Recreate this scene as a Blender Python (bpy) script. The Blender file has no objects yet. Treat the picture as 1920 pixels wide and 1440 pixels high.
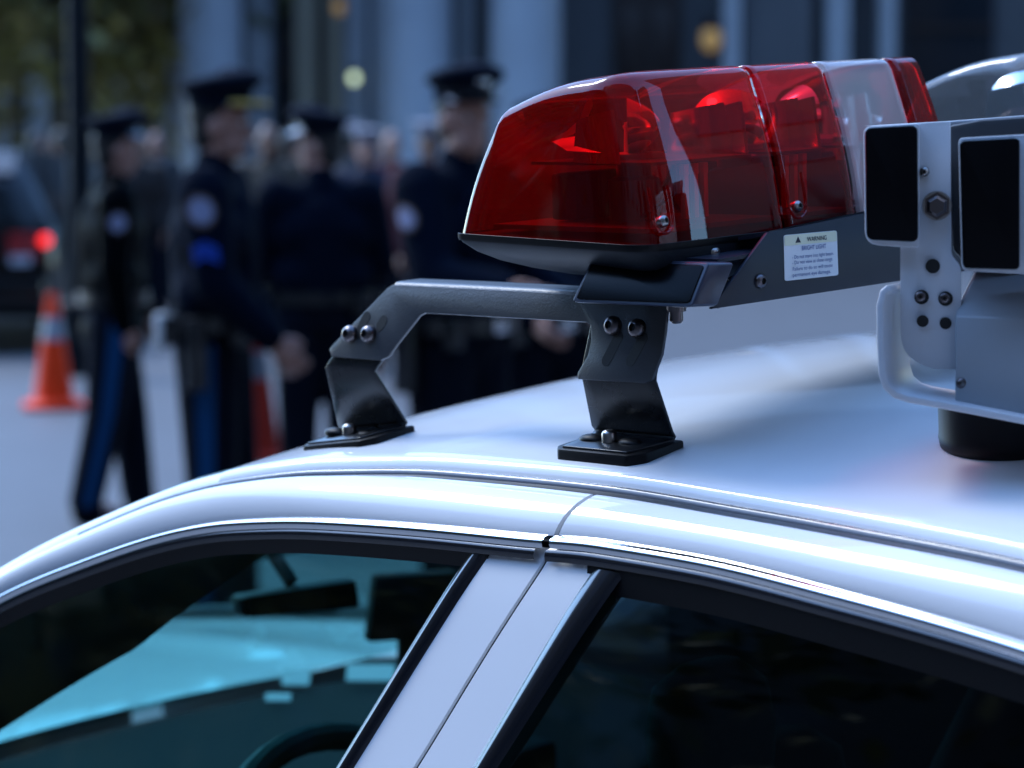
import bpy, bmesh, math, random
import numpy as np
from mathutils import Vector, Matrix

random.seed(7)
SC = bpy.context.scene
COL = SC.collection
PI = math.pi
R_ = math.radians

# ------------------------------------------------------------------ camera
FPX = 5060.0
cam_d = bpy.data.cameras.new('camera')
cam = bpy.data.objects.new('camera', cam_d)
COL.objects.link(cam)
PITCH = math.atan(460 / FPX)
cam.location = (0, 0, 1.66)
cam.rotation_euler = (PI / 2 - PITCH, 0, 0)
cam_d.sensor_width = 36.0
cam_d.lens = 36.0 * FPX / 1920.0
cam_d.clip_start = 0.05
cam_d.clip_end = 600
cam_d.dof.use_dof = True
cam_d.dof.focus_distance = 2.22
cam_d.dof.aperture_fstop = 5.4
cam_d.dof.aperture_blades = 0
SC.camera = cam

# ------------------------------------------------------------------ light
SUN_DIR = Vector((-0.50, 0.42, 0.75)).normalized()      # towards the sun: left and ahead
W_ = bpy.data.worlds.new('World')
SC.world = W_
W_.use_nodes = True
nt = W_.node_tree
bg = nt.nodes['Background']
sky = nt.nodes.new('ShaderNodeTexSky')
sky.sky_type = 'NISHITA'
sky.sun_disc = False
sky.sun_elevation = math.asin(SUN_DIR.z)
sky.sun_rotation = math.atan2(SUN_DIR.x, SUN_DIR.y)
sky.ozone_density = 6.0
sky.air_density = 1.2
sky.dust_density = 0.6
nt.links.new(sky.outputs[0], bg.inputs[0])
bg.inputs[1].default_value = 0.15
sun_d = bpy.data.lights.new('sun', 'SUN')
sun_d.energy = 0.58
sun_d.angle = R_(19)
sun_d.color = (1.0, 0.97, 0.92)
sun = bpy.data.objects.new('sun', sun_d)
sun.rotation_euler = SUN_DIR.to_track_quat('Z', 'Y').to_euler()
COL.objects.link(sun)
SC.view_settings.view_transform = 'Standard'
SC.view_settings.look = 'None'
SC.view_settings.exposure = 2.0
SC.view_settings.gamma = 1.0
SC.view_settings.use_white_balance = True         # the photograph is balanced cold
SC.view_settings.white_balance_temperature = 5700
SC.view_settings.white_balance_tint = 7
SC.render.engine = 'CYCLES'
cy = SC.cycles
cy.use_denoising = True
cy.max_bounces = 10
cy.transparent_max_bounces = 24
cy.glossy_bounces = 5
cy.diffuse_bounces = 3
cy.caustics_reflective = False
cy.caustics_refractive = False
cy.sample_clamp_indirect = 6.0

# ------------------------------------------------------------------ frames
C0 = np.array([0, 0, 1.66])
FW = np.array([0, math.cos(PITCH), -math.sin(PITCH)])
RT = np.array([1.0, 0, 0])
UPV = np.array([0, math.sin(PITCH), math.cos(PITCH)])


def ray(x, y):
    return FW + RT * (x - 960) / FPX - UPV * (y - 720) / FPX


AZ, TL = R_(45), R_(3.0)            # the car stands across the view on a cambered street
F0 = np.array([-math.sin(AZ), math.cos(AZ), 0])
R0 = np.array([math.cos(AZ), math.sin(AZ), 0])
Z0 = np.array([0, 0, 1.0])
RV = R0 * math.cos(TL) + Z0 * math.sin(TL)
UV = Z0 * math.cos(TL) - R0 * math.sin(TL)
BAS = np.array([-F0, RV, UV])       # rows: back, right, up
ORG = C0 + ray(1140, 893) * 2.2     # roof ditch above the centre pillar


def car2w(P):
    return ORG + np.array(P, float) @ BAS


def w2car(P):
    return BAS @ (np.array(P, float) - ORG)


def on_plane(x, y, P0, N):
    """point of the car frame where the sight line of a photo pixel meets a plane of the car frame"""
    o = w2car(C0); d = BAS @ ray(x, y)
    P0 = np.array(P0, float); N = np.array(N, float)
    return o + d * ((P0 - o) @ N / (d @ N))


def at_depth(x, y, d):
    return w2car(C0 + ray(x, y) * d)


def world_at(x, y, d):
    return C0 + ray(x, y) * d


CARROT = Matrix(((BAS[0][0], BAS[1][0], BAS[2][0]), (BAS[0][1], BAS[1][1], BAS[2][1]), (BAS[0][2], BAS[1][2], BAS[2][2])))


def crv(xs, ys):
    """smooth curve through points (monotone cubic)"""
    xs = np.array(xs, float); ys = np.array(ys, float)
    h = np.diff(xs); d = np.diff(ys) / h
    m = np.zeros(len(xs))
    m[0], m[-1] = d[0], d[-1]
    for i in range(1, len(xs) - 1):
        m[i] = 0 if d[i - 1] * d[i] <= 0 else (h[i - 1] + h[i]) / (h[i - 1] / d[i - 1] + h[i] / d[i])

    def f(x):
        if x <= xs[0]:
            return ys[0] + m[0] * (x - xs[0])
        if x >= xs[-1]:
            return ys[-1] + m[-1] * (x - xs[-1])
        i = int(np.searchsorted(xs, x) - 1)
        t = (x - xs[i]) / h[i]
        t2, t3 = t * t, t ** 3
        return (2 * t3 - 3 * t2 + 1) * ys[i] + (t3 - 2 * t2 + t) * h[i] * m[i] + (-2 * t3 + 3 * t2) * ys[i + 1] + (t3 - t2) * h[i] * m[i + 1]
    return f


# ------------------------------------------------------------------ materials
def mat(name, col=(0.5, 0.5, 0.5), rough=0.5, metal=0.0, coat=0.0, coat_rough=0.03, spec=0.5, noise=None, bump=None, emit=None, estr=1.0, trans=0.0):
    m = bpy.data.materials.new(name)
    m.use_nodes = True
    n = m.node_tree
    b = n.nodes['Principled BSDF']
    b.inputs['Base Color'].default_value = (*col, 1)
    b.inputs['Roughness'].default_value = rough
    b.inputs['Metallic'].default_value = metal
    b.inputs['Coat Weight'].default_value = coat
    b.inputs['Coat Roughness'].default_value = coat_rough
    b.inputs['Specular IOR Level'].default_value = spec
    b.inputs['Transmission Weight'].default_value = trans
    if emit:
        b.inputs['Emission Color'].default_value = (*emit, 1)
        b.inputs['Emission Strength'].default_value = estr
    tc = n.nodes.new('ShaderNodeTexCoord')
    if noise:                                   # (scale, amount) uneven colour and gloss
        t = n.nodes.new('ShaderNodeTexNoise')
        t.inputs['Scale'].default_value = noise[0]
        t.inputs['Detail'].default_value = 5
        n.links.new(tc.outputs['Object'], t.inputs['Vector'])
        r = n.nodes.new('ShaderNodeMapRange')
        r.inputs[3].default_value = 1 - noise[1]
        r.inputs[4].default_value = 1 + noise[1]
        n.links.new(t.outputs['Fac'], r.inputs[0])
        mx = n.nodes.new('ShaderNodeMix'); mx.data_type = 'RGBA'; mx.blend_type = 'MULTIPLY'
        mx.inputs[0].default_value = 1
        mx.inputs[6].default_value = (*col, 1)
        n.links.new(r.outputs[0], mx.inputs[7])
        n.links.new(mx.outputs[2], b.inputs['Base Color'])
        r2 = n.nodes.new('ShaderNodeMapRange')
        r2.inputs[3].default_value = max(0.02, rough - noise[1] * 0.3)
        r2.inputs[4].default_value = min(1, rough + noise[1] * 0.3)
        n.links.new(t.outputs['Fac'], r2.inputs[0])
        n.links.new(r2.outputs[0], b.inputs['Roughness'])
    if bump:                                    # (scale, strength, distance)
        t = n.nodes.new('ShaderNodeTexNoise')
        t.inputs['Scale'].default_value = bump[0]
        t.inputs['Detail'].default_value = 3
        n.links.new(tc.outputs['Object'], t.inputs['Vector'])
        bp = n.nodes.new('ShaderNodeBump')
        bp.inputs['Strength'].default_value = bump[1]
        bp.inputs['Distance'].default_value = bump[2]
        n.links.new(t.outputs['Fac'], bp.inputs['Height'])
        n.links.new(bp.outputs[0], b.inputs['Normal'])
    return m


def film(name, tint, ior=1.5, body=None, body_amt=0.0, rough=0.0, wob=None):
    """clear coloured sheet: what lies behind shows through tinted, its face mirrors by the Fresnel law"""
    m = bpy.data.materials.new(name)
    m.use_nodes = True
    n = m.node_tree
    for q in list(n.nodes):
        if q.type != 'OUTPUT_MATERIAL':
            n.nodes.remove(q)
    out = [q for q in n.nodes if q.type == 'OUTPUT_MATERIAL'][0]
    tr = n.nodes.new('ShaderNodeBsdfTransparent'); tr.inputs[0].default_value = (*tint, 1)
    gl = n.nodes.new('ShaderNodeBsdfGlossy'); gl.inputs[0].default_value = (1, 1, 1, 1); gl.inputs['Roughness'].default_value = rough
    fr = n.nodes.new('ShaderNodeFresnel')
    ge = n.nodes.new('ShaderNodeNewGeometry')           # a thin sheet mirrors alike from both sides
    io = n.nodes.new('ShaderNodeMapRange')
    io.inputs[3].default_value = ior; io.inputs[4].default_value = 1.0 / ior
    n.links.new(ge.outputs['Backfacing'], io.inputs[0])
    n.links.new(io.outputs[0], fr.inputs[0])
    mx = n.nodes.new('ShaderNodeMixShader')
    n.links.new(fr.outputs[0], mx.inputs[0])
    src = tr
    if body:
        tl = n.nodes.new('ShaderNodeBsdfTranslucent'); tl.inputs[0].default_value = (*body, 1)
        df = n.nodes.new('ShaderNodeBsdfDiffuse'); df.inputs[0].default_value = (*body, 1)
        m0 = n.nodes.new('ShaderNodeMixShader'); m0.inputs[0].default_value = 0.5
        n.links.new(tl.outputs[0], m0.inputs[1]); n.links.new(df.outputs[0], m0.inputs[2])
        m1 = n.nodes.new('ShaderNodeMixShader'); m1.inputs[0].default_value = body_amt
        n.links.new(tr.outputs[0], m1.inputs[1]); n.links.new(m0.outputs[0], m1.inputs[2])
        src = m1
    n.links.new(src.outputs[0], mx.inputs[1])
    n.links.new(gl.outputs[0], mx.inputs[2])
    if wob:
        tc = n.nodes.new('ShaderNodeTexCoord')
        t = n.nodes.new('ShaderNodeTexNoise'); t.inputs['Scale'].default_value = wob[0]
        bp = n.nodes.new('ShaderNodeBump'); bp.inputs['Strength'].default_value = wob[1]; bp.inputs['Distance'].default_value = wob[2]
        n.links.new(tc.outputs['Object'], t.inputs['Vector'])
        n.links.new(t.outputs['Fac'], bp.inputs['Height'])
        n.links.new(bp.outputs[0], gl.inputs['Normal']); n.links.new(bp.outputs[0], fr.inputs['Normal'])
    n.links.new(mx.outputs[0], out.inputs[0])
    return m


M = {}
M['paint'] = mat('white_car_paint', (0.80, 0.80, 0.81), 0.5, spec=0.05, coat=1.0, coat_rough=0.02, noise=(9, 0.02))
n_ = M['paint'].node_tree
b_ = n_.nodes['Principled BSDF']
tc_ = n_.nodes.new('ShaderNodeTexCoord')
t1 = n_.nodes.new('ShaderNodeTexNoise'); t1.inputs['Scale'].default_value = 5.0; t1.inputs['Detail'].default_value = 8; t1.inputs['Roughness'].default_value = 0.7
r1 = n_.nodes.new('ShaderNodeMapRange'); r1.inputs[1].default_value = 0.45; r1.inputs[2].default_value = 0.75; r1.inputs[3].default_value = 0.015; r1.inputs[4].default_value = 0.10
n_.links.new(tc_.outputs['Object'], t1.inputs['Vector']); n_.links.new(t1.outputs['Fac'], r1.inputs[0]); n_.links.new(r1.outputs[0], b_.inputs['Coat Roughness'])
t2 = n_.nodes.new('ShaderNodeTexNoise'); t2.inputs['Scale'].default_value = 7.0; t2.inputs['Detail'].default_value = 1
bp2 = n_.nodes.new('ShaderNodeBump'); bp2.inputs['Strength'].default_value = 0.10; bp2.inputs['Distance'].default_value = 0.004
n_.links.new(tc_.outputs['Object'], t2.inputs['Vector']); n_.links.new(t2.outputs['Fac'], bp2.inputs['Height']); n_.links.new(bp2.outputs[0], b_.inputs['Coat Normal'])
M['chrome'] = mat('bright_trim', (0.82, 0.83, 0.85), 0.10, metal=1.0)
M['darktrim'] = mat('dark_trim', (0.012, 0.012, 0.016), 0.18, coat=0.6)
M['rubber'] = mat('black_rubber', (0.004, 0.004, 0.005), 0.45, spec=0.18)
M['powder'] = mat('black_powder_coat', (0.055, 0.057, 0.062), 0.38, spec=0.6, noise=(35, 0.14), bump=(620, 0.4, 0.0008))
M['rail'] = mat('dark_anodised_rail', (0.014, 0.018, 0.032), 0.40, spec=0.35, noise=(30, 0.1))
M['module'] = mat('module_housing', (0.035, 0.038, 0.060), 0.30, spec=0.6)
M['shaded_foot'] = mat('shaded_foot_steel', (0.007, 0.008, 0.010), 0.28, spec=0.4, noise=(40, 0.15))  # darker than the arch coat: the feet's shade is put into the colour
M['tray'] = mat('dark_tray_plastic', (0.010, 0.013, 0.019), 0.5, spec=0.2, bump=(700, 0.25, 0.0005))
M['blackglass'] = mat('black_module_lens', (0.004, 0.004, 0.005), 0.22, spec=0.12)
M['steel'] = mat('bolt_steel', (0.40, 0.38, 0.36), 0.28, metal=1.0)
M['darksteel'] = mat('dark_bolt_steel', (0.16, 0.14, 0.14), 0.30, metal=1.0)
M['reflector'] = mat('mirror_reflector', (0.9, 0.9, 0.9), 0.12, metal=1.0)
M['dish'] = mat('glint_white_dish', (0.90, 0.88, 0.86), 0.35)  # white stands in for the bright glint on the reflector
M['white_plastic'] = mat('white_inner_plastic', (0.62, 0.62, 0.62), 0.45)
M['grey_plastic'] = mat('grey_inner_plastic', (0.09, 0.09, 0.10), 0.5)
M['red_lens'] = film('red_lens', (0.80, 0.014, 0.028), 1.5, (0.85, 0.008, 0.018), 0.075)
M['clear_lens'] = film('clear_lens', (0.84, 0.88, 0.92), 1.5, (0.82, 0.84, 0.86), 0.42)
M['clear_end'] = film('clear_end_lens', (0.86, 0.90, 0.93), 1.5, (0.75, 0.78, 0.80), 0.05)
M['sticker'] = mat('sticker_white', (0.78, 0.80, 0.80), 0.45)
M['sticker_yellow'] = mat('sticker_cream', (0.78, 0.78, 0.55), 0.45)
M['ink'] = mat('ink', (0.01, 0.012, 0.03), 0.5)
M['ink_blue'] = mat('ink_blue', (0.012, 0.04, 0.22), 0.5)
M['greypaint'] = mat('grey_enamel', (0.66, 0.67, 0.69), 0.40, noise=(25, 0.12), bump=(500, 0.15, 0.0004))
M['greymetal'] = mat('grey_sheet_metal', (0.36, 0.38, 0.40), 0.38, noise=(18, 0.08))
M['hole'] = mat('black_hole', (0.004, 0.004, 0.004), 0.6)
M['glass_front'] = film('tinted_side_glass', (0.44, 0.74, 0.70), 1.5, wob=(3, 0.06, 0.004))
M['glass_rear'] = film('dark_side_glass', (0.09, 0.16, 0.18), 1.5, wob=(3, 0.08, 0.004))
M['glass_shield'] = film('windshield_glass', (0.42, 0.66, 0.66), 1.06)
M['dimming_band'] = film('windshield_dimming_band', (0.16, 0.30, 0.30), 1.05)
M['gap'] = mat('panel_gap_black', (0.004, 0.004, 0.006), 0.9, spec=0.0)
M['ditch'] = mat('ditch_shade_grey', (0.06, 0.065, 0.085), 0.35, coat=0.6)  # grey that stands in for shade in the roof ditch
M['cabin'] = mat('dark_cabin_trim', (0.018, 0.020, 0.024), 0.6, noise=(12, 0.2))
M['dash'] = mat('dashboard_vinyl', (0.012, 0.013, 0.015), 0.8, spec=0.12, noise=(12, 0.2))
M['cabin_grey'] = mat('grey_headliner', (0.09, 0.09, 0.10), 0.9, noise=(60, 0.1))
M['headrest'] = mat('headrest_cloth', (0.20, 0.26, 0.28), 0.85, noise=(80, 0.2))
M['seat'] = mat('seat_cloth', (0.02, 0.025, 0.03), 0.9, noise=(80, 0.2))
M['paper'] = mat('white_paper', (0.8, 0.8, 0.78), 0.6)
M['tyre'] = mat('tyre_rubber', (0.012, 0.012, 0.013), 0.7)
M['rim'] = mat('grey_wheel', (0.35, 0.35, 0.36), 0.35, metal=0.8)
M['bluepaint'] = mat('blue_stripe_paint', (0.02, 0.09, 0.35), 0.35, coat=1.0)
M['skin'] = mat('skin', (0.42, 0.22, 0.16), 0.5, noise=(20, 0.08))
M['skin_dark'] = mat('skin_brown', (0.22, 0.11, 0.07), 0.5, noise=(20, 0.08))
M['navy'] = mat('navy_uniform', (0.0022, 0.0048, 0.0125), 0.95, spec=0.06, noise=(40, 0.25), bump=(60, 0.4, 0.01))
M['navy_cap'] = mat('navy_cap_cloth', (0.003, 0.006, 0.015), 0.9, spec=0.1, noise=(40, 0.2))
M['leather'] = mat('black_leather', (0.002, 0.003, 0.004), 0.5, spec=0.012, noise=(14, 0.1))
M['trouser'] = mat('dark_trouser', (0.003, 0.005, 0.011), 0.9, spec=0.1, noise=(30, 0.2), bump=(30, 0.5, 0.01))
M['stripe'] = mat('blue_trouser_stripe', (0.008, 0.050, 0.14), 0.8, spec=0.2)
M['patent'] = mat('patent_visor', (0.008, 0.008, 0.010), 0.08, coat=1.0)
M['gold'] = mat('gold_braid', (0.55, 0.36, 0.08), 0.35, metal=0.6)
M['silver'] = mat('silver_badge', (0.75, 0.76, 0.80), 0.22, metal=1.0)
M['patch'] = mat('shoulder_patch_white', (0.24, 0.24, 0.34), 0.8, noise=(60, 0.3))
M['patch_rim'] = mat('shoulder_patch_rim', (0.12, 0.07, 0.05), 0.8)
M['chevron'] = mat('blue_chevron', (0.012, 0.045, 0.34), 0.8)
M['cap_white'] = mat('white_cap_cloth', (0.30, 0.30, 0.34), 0.8)
M['hair'] = mat('dark_hair', (0.012, 0.010, 0.008), 0.5)
M['beltm'] = mat('belt_leather', (0.01, 0.01, 0.011), 0.3)
M['cone'] = mat('cone_orange', (0.85, 0.050, 0.006), 0.5, spec=0.15, noise=(12, 0.1))
M['collar'] = mat('cone_reflective_collar', (0.30, 0.31, 0.34), 0.3)
M['blackcar'] = mat('black_car_paint', (0.003, 0.003, 0.004), 0.3, coat=0.35, spec=0.2)
M['carglass'] = mat('dark_car_glass', (0.01, 0.014, 0.018), 0.05)
M['tail_on'] = mat('lit_tail_lamp', (0.5, 0.01, 0.01), 0.3, emit=(1.0, 0.02, 0.015), estr=0.55)
M['tail'] = mat('tail_lamp_red', (0.30, 0.01, 0.015), 0.2, coat=1)
M['tailwhite'] = mat('tail_lamp_clear', (0.5, 0.5, 0.55), 0.2, coat=1)
M['pole'] = mat('lamp_post_paint', (0.003, 0.005, 0.008), 0.6, spec=0.15)
M['bark'] = mat('tree_bark', (0.035, 0.028, 0.02), 0.9, noise=(6, 0.3), bump=(14, 0.8, 0.03))
M['leaf_a'] = mat('leaf_olive', (0.20, 0.155, 0.02), 0.7, trans=0.0)
M['leaf_b'] = mat('leaf_dark_green', (0.09, 0.085, 0.018), 0.7)
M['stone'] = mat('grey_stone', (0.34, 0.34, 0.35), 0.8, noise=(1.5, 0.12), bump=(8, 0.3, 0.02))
M['stone_dark'] = mat('dark_grey_stone', (0.085, 0.082, 0.085), 0.8, noise=(1.2, 0.2))  # a darker stone tone than the columns
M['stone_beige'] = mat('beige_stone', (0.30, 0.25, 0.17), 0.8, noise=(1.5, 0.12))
M['bronze'] = mat('bronze_door', (0.030, 0.018, 0.014), 0.5, metal=0.4)
M['winglass'] = mat('window_glass_dark', (0.012, 0.016, 0.022), 0.06)
M['amber'] = mat('lit_amber_lamp', (0.6, 0.35, 0.1), 0.4, emit=(1.0, 0.50, 0.10), estr=0.045)
M['palelamp'] = mat('lit_pale_lamp', (0.6, 0.6, 0.4), 0.4, emit=(0.9, 1.0, 0.55), estr=0.35)
M['asphalt'] = mat('street_asphalt', (0.11, 0.11, 0.115), 0.55, noise=(2.2, 0.16), bump=(60, 0.35, 0.006))
M['brick'] = mat('brown_masonry', (0.085, 0.075, 0.068), 0.85, noise=(0.8, 0.15))

# ------------------------------------------------------------------ mesh helpers
OFF = {}                             # root name -> origin of its car-frame coordinates


def root_of(o):
    while o.parent is not None:
        o = o.parent
    return o


class MB:
    def __init__(s):
        s.v, s.f = [], []

    def add(s, vs, fs):
        k = len(s.v)
        s.v += [tuple(float(c) for c in p) for p in vs]
        s.f += [tuple(i + k for i in f) for f in fs]
        return s

    def grid(s, P, close_u=False, close_v=False):
        n, m = len(P), len(P[0])
        vs = [p for row in P for p in row]
        fs = []
        for i in range(n - (0 if close_u else 1)):
            for j in range(m - (0 if close_v else 1)):
                a, b = i, (i + 1) % n
                c, d = j, (j + 1) % m
                fs.append((a * m + c, a * m + d, b * m + d, b * m + c))
        return s.add(vs, fs)

    def prism(s, poly, vec):
        n = len(poly); vec = np.array(vec, float)
        a = [np.array(p, float) for p in poly]
        vs = a + [p + vec for p in a]
        fs = [tuple(range(n))[::-1], tuple(range(n, 2 * n))] + [(i, (i + 1) % n, n + (i + 1) % n, n + i) for i in range(n)]
        return s.add(vs, fs)

    def box(s, c, size, ax=None):
        c = np.array(c, float)
        ax = np.eye(3) if ax is None else np.array(ax, float)
        h = [ax[i] * size[i] / 2 for i in range(3)]
        base = c - h[2]
        poly = [base - h[0] - h[1], base + h[0] - h[1], base + h[0] + h[1], base - h[0] + h[1]]
        return s.prism(poly, h[2] * 2)

    def rings(s, rr, cap=True):
        m = len(rr[0]); k = len(rr)
        vs = [p for r in rr for p in r]
        fs = []
        for i in range(k - 1):
            for j in range(m):
                fs.append((i * m + j, i * m + (j + 1) % m, (i + 1) * m + (j + 1) % m, (i + 1) * m + j))
        if cap:
            fs.append(tuple(range(m))[::-1]); fs.append(tuple((k - 1) * m + j for j in range(m)))
        return s.add(vs, fs)

    def lathe(s, c, axis, prof, n=20, cap=True):
        """prof: (distance along axis, radius)"""
        c = np.array(c, float); z = np.array(axis, float); z = z / np.linalg.norm(z)
        t = np.array([1, 0, 0]) if abs(z[0]) < 0.8 else np.array([0, 1, 0])
        x = np.cross(t, z); x /= np.linalg.norm(x); y = np.cross(z, x)
        rr = [[c + z * a + (x * math.cos(2 * PI * j / n) + y * math.sin(2 * PI * j / n)) * max(r, 1e-5) for j in range(n)] for a, r in prof]
        return s.rings(rr, cap)

    def cyl(s, a, b, r, n=14, r2=None):
        a = np.array(a, float); b = np.array(b, float)
        L = np.linalg.norm(b - a)
        return s.lathe(a, b - a, [(0, r), (L, r if r2 is None else r2)], n)

    def tube(s, pts, r, n=10, closed=False):
        P = [np.array(p, float) for p in pts]
        k = len(P); rr = []
        up = np.array([0.13, 0.31, 0.94])
        for i in range(k):
            if closed:
                t = P[(i + 1) % k] - P[i - 1]
            else:
                t = P[min(i + 1, k - 1)] - P[max(i - 1, 0)]
            t = t / (np.linalg.norm(t) + 1e-12)
            x = np.cross(up, t); x /= (np.linalg.norm(x) + 1e-12); y = np.cross(t, x)
            ri = r[i] if isinstance(r, (list, tuple)) else r
            rr.append([P[i] + (x * math.cos(2 * PI * j / n) + y * math.sin(2 * PI * j / n)) * ri for j in range(n)])
        if closed:
            rr.append(rr[0])
        return s.rings(rr, not closed)

    def capsule(s, a, ra, b, rb, n=12):
        a = np.array(a, float); b = np.array(b, float)
        L = np.linalg.norm(b - a)
        if L < 1e-6:
            b = a + np.array([0, 0, 1e-4]); L = 1e-4
        prof = [(-ra * math.cos(t), ra * math.sin(t)) for t in (0.02, 0.45, 0.9, PI / 2)]
        prof += [(L + rb * math.sin(t), rb * math.cos(t)) for t in (0, 0.6, 1.1, PI / 2 - 0.02)]
        return s.lathe(a, b - a, prof, n)

    def ellipsoid(s, c, r, n=16, rot=None):
        c = np.array(c, float)
        rr = []
        for i in range(9):
            t = 0.02 + (PI - 0.04) * i / 8
            row = []
            for j in range(n):
                p = np.array([r[0] * math.sin(t) * math.cos(2 * PI * j / n), r[1] * math.sin(t) * math.sin(2 * PI * j / n), -r[2] * math.cos(t)])
                if rot is not None:
                    p = rot @ p
                row.append(c + p)
            rr.append(row)
        return s.rings(rr)

    def build(s, name, material, parent=None, bevel=0.0, seg=2, angle=35, recalc=True, remesh=0.0, smooth_it=0, mirror=False):
        me = bpy.data.meshes.new(name)
        off = np.zeros(3)
        if parent is not None:
            off = np.array(OFF.get(root_of(parent).name, (0, 0, 0)))
        V = [tuple(np.array(p) - off) for p in s.v]
        me.from_pydata(V, [], s.f)
        bm = bmesh.new(); bm.from_mesh(me)
        if recalc:
            bmesh.ops.recalc_face_normals(bm, faces=bm.faces)
        if bevel:
            ed = [e for e in bm.edges if len(e.link_faces) == 2 and e.calc_face_angle(0) > R_(25)]
            bmesh.ops.bevel(bm, geom=ed, offset=bevel, segments=seg, profile=0.5, affect='EDGES', clamp_overlap=True)
        bm.to_mesh(me); bm.free()
        if remesh:
            o = bpy.data.objects.new(name, me)
            COL.objects.link(o)
            rm = o.modifiers.new('r', 'REMESH'); rm.mode = 'VOXEL'; rm.voxel_size = remesh
            if smooth_it:
                sm = o.modifiers.new('s', 'SMOOTH'); sm.iterations = smooth_it; sm.factor = 0.5
            dg = bpy.context.evaluated_depsgraph_get()
            me2 = bpy.data.meshes.new_from_object(o.evaluated_get(dg))
            bpy.data.objects.remove(o); bpy.data.meshes.remove(me)
            me = me2; me.name = name
        for p in me.polygons:
            p.use_smooth = True
        if not remesh:
            me.set_sharp_from_angle(angle=R_(angle))
        me.materials.clear()
        me.materials.append(material)
        o = bpy.data.objects.new(name, me)
        COL.objects.link(o)
        o.parent = parent
        return o


def tag(o, label=None, cat=None, group=None, kind=None):
    if label: o['label'] = label
    if cat: o['category'] = cat
    if group: o['group'] = group
    if kind: o['kind'] = kind
    return o


def thing(name, label, cat, loc=(0, 0, 0), rz=0.0, group=None):
    o = bpy.data.objects.new(name, None)
    o.empty_display_size = 0.1
    COL.objects.link(o)
    o.location = loc; o.rotation_euler = (0, 0, rz)
    return tag(o, label, cat, group)


def car_thing(name, label, cat, base):
    """a thing whose parts are given in the car frame; base is its base point there"""
    o = thing(name, label, cat)
    w = car2w(base)
    o.matrix_world = Matrix.Translation(Vector(w)) @ CARROT.to_4x4()
    OFF[o.name] = tuple(base)
    return o


# ------------------------------------------------------------------ street, buildings, trees
def street_height(x, y):
    r = (x - ORG[0]) * R0[0] + (y - ORG[1]) * R0[1]
    pts = [(-60, -0.02), (-0.35, -0.013), (1.6, 0.082), (3.0, 0.06), (5.0, 0.0), (200, 0.0)]
    return float(np.interp(r, [p[0] for p in pts], [p[1] for p in pts]))


xs = [-160, -80, -40, -20, -12] + [i * 0.5 - 8 for i in range(33)] + [10, 14, 20, 40, 80, 160]
ys = [-40, -20, -10] + [i * 0.5 - 6 for i in range(37)] + [14, 16, 20, 26, 34, 44, 60, 100, 200]
road = MB().grid([[(x, y, street_height(x, y)) for y in ys] for x in xs]).build('road', M['asphalt'])
tag(road, kind='structure')

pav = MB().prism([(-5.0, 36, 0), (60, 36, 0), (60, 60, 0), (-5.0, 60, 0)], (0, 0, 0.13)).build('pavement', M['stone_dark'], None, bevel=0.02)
tag(pav, kind='structure')
FY = 45.0                         # distance of the columned front


def fx(px, d=FY):
    return (px - 960) / FPX * d


bld = thing('columned_building', 'grey stone building front with tall round columns filling the far side of the street', 'building', (fx(1100), FY, 0))


def bpart(mb, name, m, parent=bld, **k):
    o = mb.build(name, m, parent, **k)
    return o


bx0 = bld.location.x


def BX(px): return fx(px) - bx0


x_l, x_r = BX(305), BX(2600)
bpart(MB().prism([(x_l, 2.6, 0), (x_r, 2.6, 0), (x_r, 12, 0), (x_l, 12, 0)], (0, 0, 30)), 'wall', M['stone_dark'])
bpart(MB().prism([(x_l - 0.6, -1.2, 13), (x_r, -1.2, 13), (x_r, 3.0, 13), (x_l - 0.6, 3.0, 13)], (0, 0, 3.2)), 'entablature', M['stone'])
for k in range(3):
    bpart(MB().prism([(x_l - 0.3, -1.6 - 0.4 * (2 - k), 0.16 * k + 0.002), (x_r, -1.6 - 0.4 * (2 - k), 0.16 * k + 0.002), (x_r, 3, 0.16 * k + 0.002), (x_l - 0.3, 3, 0.16 * k + 0.002)], (0, 0, 0.16)), 'step', M['stone'])


def column(px, wpx, m=None):
    r = fx(wpx + 960) / 2
    n = 40
    rr = []
    for z, f in [(0.5, 1.22), (0.8, 1.22), (0.85, 1.12), (1.05, 1.1), (1.1, 1.0), (6, 0.99), (11.8, 0.88), (11.9, 0.98), (12.3, 1.15), (12.5, 1.25), (13.0, 1.25)]:
        fl = 0.06 if 1.05 < z < 11.85 else 0.0
        rr.append([(BX(px) + r * f * (1 - fl * (j % 2)) * math.cos(2 * PI * j / n), r * f * (1 - fl * (j % 2)) * math.sin(2 * PI * j / n), z) for j in range(n)])
    bpart(MB().rings(rr), 'column', m or M['stone'], angle=60)


def pilaster(px, wpx, m, y=1.9):
    w = fx(wpx + 960)
    b = MB().box((BX(px), y + 0.35, 6.7), (w, 0.7, 12.6))
    b.box((BX(px), y + 0.30, 0.9), (w * 1.15, 0.8, 0.9))
    bpart(b, 'pilaster', m)


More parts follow.
